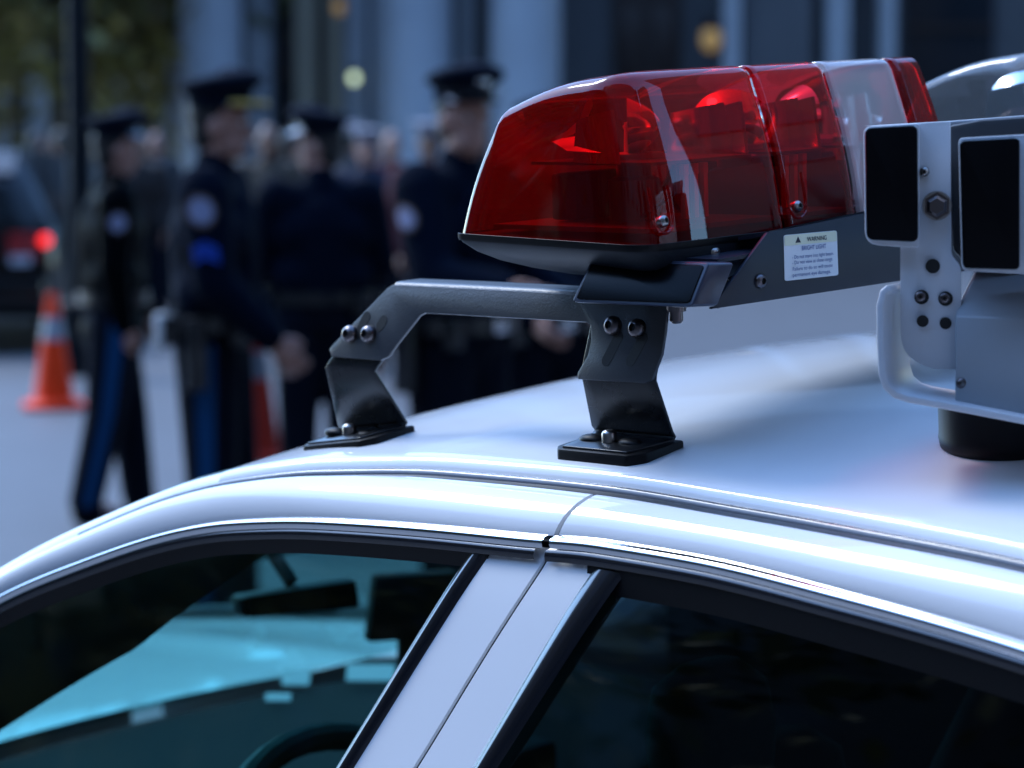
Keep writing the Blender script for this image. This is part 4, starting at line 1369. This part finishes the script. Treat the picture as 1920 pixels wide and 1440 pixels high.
# inside the pods
def innards(v0, v1, kind):
    vm = (v0 + v1) / 2
    d = v1 - v0
    fl = MB().box((-0.058, vm, 0.1985), (0.185, d - 0.012, 0.004)).build('pod_floor', M['grey_plastic'], bar)
    sh = MB().box((-0.050, vm + 0.004, 0.2515), (0.135, d - 0.034, 0.0025)).build('shelf', M['grey_plastic'], bar)
    # rotator: motor, shaft and a dish mirror
    mo = MB().lathe((-0.055, vm, 0.200), (0, 0, 1), [(0, 0.022), (0.035, 0.022), (0.038, 0.015), (0.0505, 0.015)], 20).build('motor', M['grey_plastic'], bar)
    MB().lathe((-0.055, vm, 0.253), (0, 0, 1), [(0, 0.026), (0.004, 0.026), (0.005, 0.008), (0.03, 0.007)], 18).build('gear', M['white_plastic'], mo)
    rows = []
    ang = {'a': -2.3, 'b': -0.6, 'c': 0.4, 'd': 2.0}[kind]
    ax = np.array([math.sin(ang), math.cos(ang), 0.0]); sd = np.array([ax[1], -ax[0], 0]); upv = np.array([0, 0, 1.0])
    c = np.array([-0.058, vm, 0.279])
    for r in np.linspace(0.004, 0.034, 7):
        rows.append([c + ax * (-0.026 + r * r * 24) + (sd * math.cos(a) + upv * math.sin(a) * 0.78) * r for a in np.linspace(0, 2 * PI, 25)[:-1]])
    MB().grid(rows, close_v=True).build('reflector', M['reflector'], bar, angle=80, recalc=False)
    MB().lathe(c - ax * 0.02, ax, [(0, 0.004), (0.012, 0.006), (0.022, 0.005), (0.026, 0.001)], 12).build('bulb', M['white_plastic'], bar)
    # flat diamond mirrors at both sides
    for s in (-1, 1):
        if d > 0.09:
            cc = np.array([-0.02, vm + s * (d * 0.5 - 0.022), 0.276])
            MB().prism([cc + np.array([-0.050, 0, -0.024]), cc + np.array([0.012, s * 0.012, -0.024]), cc + np.array([0.004, s * 0.010, 0.020]), cc + np.array([-0.044, 0, 0.012])], (0.002, 0.002, 0)).build('mirror_plate', M['reflector'], bar)
    # clips and wiring posts on the floor near the rear wall
    for k in range(3):
        MB().box((0.012, vm - 0.012 + k * 0.012, 0.222), (0.005, 0.005, 0.036)).cyl((0.012, vm - 0.012 + k * 0.012, 0.240), (0.012, vm - 0.012 + k * 0.012, 0.249), 0.004, 8).build('clip', M['white_plastic'], bar)
    MB().box((-0.10, vm, 0.222), (0.030, d * 0.5, 0.040)).build('circuit_box', M['cabin'], bar, bevel=0.003)
    if kind == 'a':
        MB().tube([(-0.02, v0 + 0.05, 0.205), (0.0, v0 + 0.07, 0.225), (-0.01, vm, 0.245), (-0.04, vm + 0.02, 0.225), (-0.05, v1 - 0.03, 0.206)], 0.0022, 6).build('wire', M['hole'], bar)
    if kind == 'a' and v0 < 0.1:
        P_ = lambda x, y, u: on_plane(x, y, (u, 0, 0), (1, 0, 0))
        h = MB()
        L_ = [(1030, 262), (1062, 246), (1086, 225), (1100, 190), (1105, 186)]
        R_2 = [(1034, 266), (1075, 252), (1098, 232), (1112, 196), (1110, 187)]
        h.grid([[on_plane(*a_, (0, 0.045, 0), (0, 1, 0)) for a_ in L_], [on_plane(*a_, (0, 0.049, 0), (0, 1, 0)) for a_ in R_2]])
        h.build('reflector_rim', M['dish'], bar, recalc=False)
        q_ = [on_plane(x, y, (0, 0.036 + 0.034 * (y < 275), 0), (0, 1, 0)) for x, y in [(1030, 263), (1062, 283), (1143, 288), (1139, 240), (1124, 246), (1108, 242), (1080, 255)]]
        MB().prism(q_, (0.001, 0.003, 0)).build('reflector_dish', M['dish'], bar, bevel=0.0008)  # reflector drawn in the shape of its glint, brightness from white colour
    # partition between pods
    P = [(p[0], p[1]) for p in sec_pts(inset=0.06)]
    if v1 < W - 0.01 and not (0.44 < v1 < 0.5):
        MB().prism([(p[0], v1 - 0.003, p[1] if p[1] < 0.245 else 0.245) for p in P[:3]] + [(0.02, v1 - 0.003, 0.245), (0.036, v1 - 0.003, 0.198)], (0, 0.0015, 0)).build('divider', M['grey_plastic'], bar)


for (v0, v1, m, e0, e1, nm), k in zip(PODS, 'abcdbacd'):
    innards(v0 + (0.022 if e0 else 0), v1 - (0.022 if e1 else 0), k)


def rear_wall(v, w, off=0.0):
    """point on the rear lens wall"""
    a = np.array([0.046, 0.189]); b = np.array([0.010, 0.329])
    t = (w - a[1]) / (b[1] - a[1])
    u = a[0] + (b[0] - a[0]) * t + 0.0045 * math.sin(PI * max(0, min(1, t)))
    return np.array([u + off, v, w + off * 0.25])


def screw_boss(v, h0=0.199, h1=0.235, hw=0.0115):
    """recess moulded in the lens foot with its screw"""
    pts = [rear_wall(v - hw, h1, 0.0005)] + [rear_wall(v - hw, h0 + 0.010 + (h1 - h0 - 0.01) * t, 0.0005) for t in (0.66, 0.33, 0)]
    pts += [rear_wall(v - hw * math.cos(a), h0 + 0.010 - 0.012 * math.sin(a), 0.0005) for a in np.linspace(0.2, PI - 0.2, 9)]
    pts += [rear_wall(v + hw, h0 + 0.010 + (h1 - h0 - 0.01) * t, 0.0005) for t in (0, 0.33, 0.66, 1)]
    b = MB().tube(pts, 0.0013, 8).build('screw_recess', M['red_lens'], bar)
    torx(rear_wall(v, h0 + 0.008, 0.0), (1, 0, 0.25), 0.0052, b, 'screw', 'steel')


screw_boss(0.0285)
screw_boss(0.1985)
# aluminium rail under the pods, end cut slanting
UR = 0.075
N_U = (1, 0, 0)
rp_ = [on_plane(x, y, (UR, 0, 0), N_U) for x, y in [(1334, 580), (1350, 556), (1440, 436)]]
poly = [rp_[0], rp_[1], rp_[2], np.array([UR, 0.30, 0.2000]), np.array([UR, W - 0.12, 0.1905]), np.array([UR, W - 0.045, 0.137]), np.array([UR, 0.33, 0.1355])]
poly = [rp_[0], rp_[1], rp_[2], np.array([UR, 0.255, 0.199]), np.array([UR, W - 0.12, 0.190]), np.array([UR, W - 0.045, 0.137])]
rail = MB().prism(poly, (-0.004, 0, 0)).build('rail', M['rail'], bar, bevel=0.0012)
top = MB().prism([rp_[2] + np.array([-0.0005, 0.002, 0.0012]), np.array([UR - 0.0005, 0.255, 0.2002]), np.array([UR - 0.0005, W - 0.12, 0.1912]), np.array([0.0475, W - 0.12, 0.1885]), np.array([0.0475, 0.255, 0.1885]), rp_[2] + np.array([-0.027, -0.006, -0.004])], (0, 0, -0.003)).build('rail_top', M['rail'], rail)
MB().box((0.03, CV, 0.1405), (0.085, W - 0.30, 0.006)).build('rail_base', M['rail'], rail)
fl2 = MB().prism([(0.0, 0.035, 0.1775), (0.072, 0.060, 0.1745), (0.072, 0.125, 0.1765), (0.0, 0.125, 0.1790)], (0, 0, -0.003)).build('rail_end_plate', M['rail'], rail)
bp_ = on_plane(1333, 471, (0.05, 0.07, 0.178), (0, 0, 1))
torx(bp_, (0, 0, 1), 0.0075, bar, 'bolt', 'steel', 0.004)
torx(on_plane(1424, 527, (UR, 0, 0), N_U), (1, 0, 0), 0.0062, bar, 'bolt', 'darksteel', 0.005)
# small clutter in the gap between module and rail
for px, py, r in ((1352, 548, 0.006), (1365, 530, 0.004), (1342, 566, 0.006)):
    p = on_plane(px, py, (0.062, 0, 0), N_U)
    MB().cyl(p, p + np.array([0.004, 0.012, 0.004]), r, 10).build('clip_nut', M['hole'], bar)
# warning label on the rail
la = [on_plane(x, y, (UR + 0.0006, 0, 0), N_U) for x, y in [(1469.5, 441), (1569, 432), (1572, 516), (1471.5, 527)]]
lbl = MB()
c_ = sum(la) / 4


def rnd_quad(q, r=0.10, n=5):
    q = [np.array(p) for p in q]; out = []
    for i in range(4):
        p = q[i]; a = q[i - 1] - p; b = q[(i + 1) % 4] - p
        p0, p1 = p + a * r * 0.5, p + b * r * 0.5
        for k in range(n):
            t = k / (n - 1)
            out.append(p0 * (1 - t) ** 2 + 2 * p * t * (1 - t) + p1 * t * t)
    return out


label = MB().prism(rnd_quad(la), (-0.0004, 0, 0)).build('warning_label', M['sticker'], bar, recalc=True)


def lab(s, t, off=0.0):
    """s 0..1 left to right, t 0..1 top to bottom on the label"""
    return (la[0] * (1 - s) + la[1] * s) * (1 - t) + (la[3] * (1 - s) + la[2] * s) * t + np.array([off, 0, 0])


MB().prism(rnd_quad([lab(0.012, 0.012, 0.0003), lab(0.988, 0.012, 0.0003), lab(0.992, 0.235, 0.0003), lab(0.008, 0.235, 0.0003)]), (-0.0002, 0, 0)).build('label_header', M['sticker_yellow'], label)
tri = MB().prism([lab(0.255, 0.055, 0.0006), lab(0.305, 0.19, 0.0006), lab(0.205, 0.19, 0.0006)], (-0.0002, 0, 0)).build('hazard_triangle', M['ink'], label)


def text(s, x0, x1, ybase, hgt, m, bold=0.0):
    """one line of print: x0..x1 along the label, letters standing on ybase with height hgt (fractions)"""
    cu = bpy.data.curves.new('print', 'FONT')
    cu.body = s; cu.size = 1.0
    cu.offset = bold
    o = bpy.data.objects.new('print', cu)
    COL.objects.link(o)
    dg = bpy.context.evaluated_depsgraph_get()
    me = bpy.data.meshes.new_from_object(o.evaluated_get(dg))
    bpy.data.objects.remove(o)
    X = [v.co.x for v in me.vertices]
    xa, xb = min(X), max(X)
    for v in me.vertices:
        p = lab(x0 + (x1 - x0) * (v.co.x - xa) / (xb - xa), ybase - hgt * v.co.y / 0.70, 0.0007)
        q = p - np.array(OFF[bar.name])
        v.co = q
    me.materials.clear(); me.materials.append(M[m])
    ob = bpy.data.objects.new('lettering', me)
    COL.objects.link(ob); ob.parent = label
    return ob


text('WARNING', 0.42, 0.79, 0.18, 0.095, 'ink', 0.012)
text('BRIGHT LIGHT', 0.32, 0.775, 0.365, 0.095, 'ink_blue', 0.004)
text('- Do not stare into light beam.', 0.135, 0.91, 0.535, 0.078, 'ink_blue')
text('- Do not view at close range.', 0.135, 0.895, 0.655, 0.078, 'ink_blue')
text('Failure to do so will cause', 0.14, 0.885, 0.795, 0.078, 'ink_blue')
text('permanent eye damage.', 0.14, 0.845, 0.925, 0.078, 'ink_blue')

# side light head
e1 = np.array([math.cos(0.17), math.sin(0.17), 0]); e2 = np.array([0, 0.023, 0.035]); nn = np.cross(e1, e2); nn /= np.linalg.norm(nn)
mpt = lambda x, y, off=0.0: on_plane(x, y, np.array([0, 0.018, 0.16]) + nn * off, nn)
mq = [mpt(1108, 486), mpt(1331, 491), mpt(1297, 577), mpt(1071, 567)]
inw = -nn if nn[1] < 0 else nn
mod = MB().prism(rnd_quad(mq, 0.16), np.array([0.004, 0.026, -0.002])).build('side_light_head', M['module'], bar, bevel=0.0018)


def shrink(q, f):
    c = sum(q) / len(q)
    L = [(p - c) for p in q]
    return [c + d * (1 - f / np.linalg.norm(d)) for d in L]


mi = [mq[0] + (mq[1] - mq[0]) * 0.030 + (mq[3] - mq[0]) * 0.075, mq[1] + (mq[0] - mq[1]) * 0.030 + (mq[2] - mq[1]) * 0.075, mq[2] + (mq[3] - mq[2]) * 0.030 + (mq[1] - mq[2]) * 0.085, mq[3] + (mq[2] - mq[3]) * 0.030 + (mq[0] - mq[3]) * 0.075]
MB().prism([p - inw * 0.0012 for p in rnd_quad(mi, 0.13)], inw * 0.003).build('lens_face', M['blackglass'], mod, bevel=0.0006)
bb = on_plane(1268, 588, (0.03, 0.075, 0.13), (0, -1, 0.2))
bt = MB().lathe(bb + np.array([0, 0, 0.010]), (0, 0, -1), [(0, 0.0085), (0.008, 0.0085), (0.008, 0.0058), (0.016, 0.0058), (0.018, 0.004)], 14).build('bolt', M['darksteel'], bar)


# mounting arch with its two feet
def arch(m):
    AP, AN = np.array([0, 0.052, 0.073]), np.array([0, -1, 0.25])
    pl = lambda x, y, o=0.0: on_plane(x, y, AP + np.array([0, o, 0]), AN)
    px = [(752, 534), (735, 534), (726, 540), (660, 608), (624, 646), (617, 655), (621, 669), (712, 676), (728, 668), (742, 648), (786, 592), (796, 587), (1098, 604), (1107, 610), (1108, 640), (1101, 668), (1082, 700), (1083, 711), (1208, 719), (1222, 712), (1240, 665), (1247, 620), (1252, 545), (1075, 545), (990, 548)]
    px = px[:22] + [(1252, 560), (1080, 552), (990, 546)]
    # outer face with slots cut as raised dark slot bodies set into the plate
    mm = lambda p: np.array(mir(tuple(p), m))
    inv = np.array([0, -0.0035 if m else 0.0035, -0.0006])
    a = MB().prism([mm(pl(*q)) for q in px], inv).build('mount_arch', M['powder'], bar, bevel=0.0010)
    # bent top flange
    f0 = [pl(x, y) for x, y in [(735, 534.5), (860, 540), (990, 546.5), (1080, 552), (1252, 560)]]
    rows = []
    for d, z in ((0.0, -0.004), (0.0006, -0.0012), (0.0022, 0.0012), (0.005, 0.0024), (0.010, 0.0028), (0.034, 0.0028)):
        rows.append([mm(p + np.array([0.0, d + 0.0015, z])) for p in f0])
    rows2 = [[p - np.array([0, 0, 0.003]) for p in rows[-1]]]
    MB().grid(rows + rows2).build('arch_flange', M['powder'], a, angle=80)
    for q0, q1, rr in (((672, 627), (687, 594), 0.0052), ((712, 612), (719, 601), 0.0050), ((1137, 676), (1160, 632), 0.0050), ((1183, 676), (1206, 634), 0.0050)):
        A, B_ = mm(pl(*q0)), mm(pl(*q1))
        d = (B_ - A) / np.linalg.norm(B_ - A)
        n = np.array([0, (1 if m else -1), 0.25]); n /= np.linalg.norm(n)
        s = np.cross(n, d)
        pts = [A + (-d * math.cos(t) + s * math.sin(t)) * rr for t in np.linspace(PI / 2, -PI / 2, 9)] + [B_ + (d * math.cos(t) + s * math.sin(t)) * rr for t in np.linspace(-PI / 2, PI / 2, 9)]
        MB().prism([p + n * 0.0003 for p in pts], -n * 0.0006).build('slot', M['hole'], a, recalc=True)
    nb = (0, (1 if m else -1), 0.25)
    for (x, y), mt in (((659, 627), 'darksteel'), ((694, 627), 'darksteel'), ((1152, 611), 'darksteel'), ((1197, 616), 'darksteel')):
        n_ = np.array([0, -1, 0.25]) / math.sqrt(1.0625)
        torx(mm(pl(x, y) + n_ * 0.001), nb, 0.0083, a, 'bolt', mt, 0.0075)
    # feet
    for (ul, ur, tl, tr, u_c, name) in ((-0.422, -0.322, -0.406, -0.338, -0.37, 'f'), (-0.092, 0.008, -0.080, 0.004, -0.04, 'r')):
        zr = roof_pt((ul + ur) / 2, -1 + 0.058 / CV)[2]
        slope = (roof_pt(ur, -1 + 0.058 / CV)[2] - roof_pt(ul, -1 + 0.058 / CV)[2]) / (ur - ul)
        tilt = 0.10                              # the roof climbs inwards
        zz = lambda u, v: zr + 0.005 + slope * (u - (ul + ur) / 2) + tilt * (v - 0.06)
        # rubber pad with clipped corners
        v0, v1 = 0.026, 0.086
        pp = [(ul + 0.010, v0), (ur - 0.012, v0), (ur, v0 + 0.012), (ur, v1), (ul, v1), (ul, v0 + 0.010)]
        pad = MB().prism([mm((u, v, zz(u, v) - 0.012)) for u, v in pp], (0, 0, 0.0145)).build('foot_pad', M['rubber'], a, bevel=0.0025)
        pl2 = [(ul + 0.012, v0 + 0.004), (ur - 0.014, v0 + 0.004), (ur - 0.003, v0 + 0.015), (ur - 0.003, v1 - 0.004), (ul + 0.003, v1 - 0.004), (ul + 0.003, v0 + 0.013)]
        # bent sheet: plate behind the arch, kick in, foot
        zb = 0.073 if name == 'r' else 0.060
        zt = zb + (0.050 if name == 'r' else 0.030)
        th = 0.0035
        vb = 0.052 + (zb - 0.073) * 0.25 + 0.0045
        prof = [(vb + (zt - zb) * 0.25, zt, 0), (vb + 0.004 * 0.25, zb + 0.004, 0), (vb + 0.001, zb - 0.001, 0), (v1 - 0.010, 0.011, 1), (v1 - 0.0065, 0.0062, 1), (v1 - 0.010, 0.0032, 1), (v0 + 0.004, 0.0030, 1)]
        rows = []
        for k in range(9):
            t = k / 8
            row = []
            for i, (v, z, fl) in enumerate(prof):
                u = (tl + (tr - tl) * t) if i < 3 else ((ul + 0.004) + (ur - ul - 0.008) * t)
                if i == 6:
                    u = ul + 0.012 + (ur - ul - 0.026) * t
                if i < 3:
                    u += (z - zb) * (0.9 if name == 'f' else 0.1)
                w = (z if not fl else zz(u, v) + z)
                row.append(mm((u, v, w)))
            rows.append(row)
        so = MB().grid(rows).build('foot_bracket', M['shaded_foot'], a, angle=30, recalc=True)
        sm = so.modifiers.new('thick', 'SOLIDIFY'); sm.thickness = 0.003; sm.offset = 0
        bv = so.modifiers.new('edge', 'BEVEL'); bv.width = 0.0008; bv.segments = 2; bv.limit_method = 'ANGLE'
        # hold-down bolt and two rubber plugs on the foot
        uc = (ul + ur) / 2 - 0.006
        torx(mm((uc, v0 + 0.028, zz(uc, v0 + 0.028) + 0.004)), (0, 0, 1), 0.0066, a, 'bolt', 'steel', 0.011)
        for s in (-1, 1):
            MB().ellipsoid(mm((uc + s * 0.022, v0 + 0.030, zz(uc, v0 + 0.03) + 0.004)), (0.013, 0.008, 0.005)).build('plug', M['rubber'], a)


arch(False)
arch(True)

# ------------------------------------------------------------------ plate reader camera on the roof
pr = car_thing('plate_reader_camera', 'grey roof camera unit with black square lens hoods on a round magnet base', 'camera', at_depth(1860, 806, 2.15))
yaw = R_(10)
DEP = BAS @ (np.array([math.sin(yaw), math.cos(yaw), 0.0]))     # away from the lens


def D_(px, d):
    return [at_depth(x, y, d - 0.00010 * (x - 1750) * 0.6) for x, y in px]


def rnd_poly(P, r):
    P = [np.array(p, float) for p in P]; out = []; n = len(P)
    for i in range(n):
        a = P[i - 1] - P[i]; b = P[(i + 1) % n] - P[i]
        rr = r[i] if isinstance(r, (list, tuple)) else r
        if rr <= 0:
            out.append(P[i]); continue
        ra = min(rr, np.linalg.norm(a) * 0.45); rb = min(rr, np.linalg.norm(b) * 0.45)
        p0 = P[i] + a / np.linalg.norm(a) * ra; p1 = P[i] + b / np.linalg.norm(b) * rb
        for t in np.linspace(0, 1, 5):
            out.append(p0 * (1 - t) ** 2 + 2 * P[i] * t * (1 - t) + p1 * t * t)
    return out


d1 = 2.060
hd1 = MB().prism(rnd_poly(D_([(1619, 238), (1724, 231), (1724, 466), (1622, 458)], d1), [0.006, 0.003, 0.004, 0.010]), DEP * 0.085).build('left_camera_head', M['greypaint'], pr, bevel=0.003)
hd1.name = 'camera_head'
MB().prism(rnd_poly(D_([(1621.5, 240), (1720, 234.5), (1721, 454), (1625, 450)], d1 - 0.012), 0.005), DEP * 0.0125).build('lens_hood', M['blackglass'], hd1, bevel=0.0015)
pt = MB().prism(rnd_poly(D_([(1714, 231), (1782, 227), (1784, 478), (1802, 500), (1802, 692), (1742, 693), (1700, 668), (1688, 636), (1688, 455), (1716, 452)], d1 + 0.004), [0.002, 0.002, 0.004, 0.004, 0.0, 0.010, 0.016, 0.012, 0.002, 0.002]), DEP * 0.010).build('bracket_plate', M['greypaint'], pr, bevel=0.002)
dd = lambda x, y, d: at_depth(x, y, d)
nl = -DEP
for x, y, r in ((1749, 499, 0.0056), (1728, 557, 0.0056), (1773, 560, 0.0056), (1730, 602, 0.0046), (1773, 606, 0.0046)):
    MB().lathe(dd(x, y, d1 + 0.0025), nl, [(0, r), (0.0008, r)], 18).build('bolt_hole', M['hole'], pt)
for x, y in ((1726, 556), (1771, 559)):
    torx(dd(x, y, d1 + 0.002), nl, 0.0042, pt, 'bolt', 'darksteel', 0.002)
torx(dd(1733, 322, d1 + 0.003), nl, 0.0040, pt, 'screw', 'steel', 0.0035)
bo = MB().lathe(dd(1757, 386, d1 + 0.004), nl, [(0, 0.0105), (0.003, 0.0105), (0.003, 0.0085), (0.012, 0.0082), (0.014, 0.006)], 6).build('hex_bolt', M['darksteel'], pt, angle=25)
MB().lathe(dd(1757, 386, d1 + 0.004), nl, [(0, 0.0115), (0.002, 0.011)], 20).build('washer', M['steel'], bo)
# dark gap and second head
MB().prism(D_([(1776, 236), (1840, 224), (2120, 205), (2120, 520), (1822, 508), (1786, 470)], d1 + 0.030), DEP * 0.09).build('rear_housing', M['cabin'], pr, bevel=0.004)
MB().prism(D_([(1619, 236), (1780, 227), (2130, 200), (2130, 214), (1780, 236)], d1 + 0.052), DEP * 0.06).build('top_plate', M['greypaint'], pr, bevel=0.001)
d2 = 2.015
hd2 = MB().prism(rnd_poly(D_([(1797, 259), (2040, 245), (2040, 520), (1803, 508)], d2), [0.004, 0.002, 0.003, 0.005]), DEP * 0.06).build('camera_head', M['greypaint'], pr, bevel=0.003)
MB().prism(rnd_poly(D_([(1799, 264), (1912, 258), (1912, 506), (1805, 503)], d2 - 0.012), 0.004), DEP * 0.0125).build('lens_hood', M['blackglass'], hd2, bevel=0.0015)
# electronics box with a sloping shoulder
d3 = 2.052
A = [dd(1791, 592, d3), dd(1791, 753, d3 - 0.002), dd(2110, 812, d3 - 0.055), dd(2110, 604, d3 - 0.055)]
T2 = [dd(1832, 506, d3 + 0.045), dd(2110, 520, d3)]
bx = MB()
bk2 = [p + DEP * 0.10 for p in A] + [p + DEP * 0.06 for p in T2]
V = A + T2 + bk2
# 0 front top left,1 front bottom left,2 front bottom right,3 front top right,4 shoulder left,5 shoulder right; +6 back
bx.add(V, [(0, 1, 2, 3), (0, 3, 5, 4), (4, 5, 11, 10), (0, 4, 10, 6), (0, 6, 7, 1), (1, 7, 8, 2), (2, 8, 9, 3), (3, 9, 11, 5), (6, 10, 11, 9), (6, 9, 8, 7)])
box = bx.build('electronics_box', M['greymetal'], pr, bevel=0.0018)
torx(dd(1804, 719, d3 - 0.002), nl, 0.0048, box, 'screw', 'darksteel', 0.003)
# folded tray under it
path = [(1671, 545), (1661, 552), (1656, 575), (1657, 640), (1660, 700), (1667, 722), (1682, 735), (1705, 742), (1800, 759), (1920, 782), (2110, 818)]
pf = [at_depth(x, y, 2.045 - 0.00016 * max(0, x - 1700)) for x, y in path]
DT = BAS @ (np.array([math.sin(R_(21)), math.cos(R_(21)), 0.0]))
R = [[p + DT * t for p in pf] for t in (0.0, 0.03, 0.085)]
ty = MB().grid(R).build('base_tray', M['greypaint'], pr, angle=60)
sm = ty.modifiers.new('thick', 'SOLIDIFY'); sm.thickness = 0.0055; sm.offset = -1
bv = ty.modifiers.new('edge', 'BEVEL'); bv.width = 0.0010; bv.segments = 2; bv.limit_method = 'ANGLE'
mb0 = at_depth(1892, 806, 2.150)
rz_ = roof_pt(mb0[0], -1 + (mb0[1]) / CV)[2]
MB().lathe((mb0[0], mb0[1], rz_ - 0.004), (0.03, -0.06, 1), [(0, 0.050), (0.004, 0.0545), (0.012, 0.056), (0.014, 0.0555), (0.040, 0.0555), (0.042, 0.05)], 36).build('magnet_base', M['rubber'], pr, angle=40)
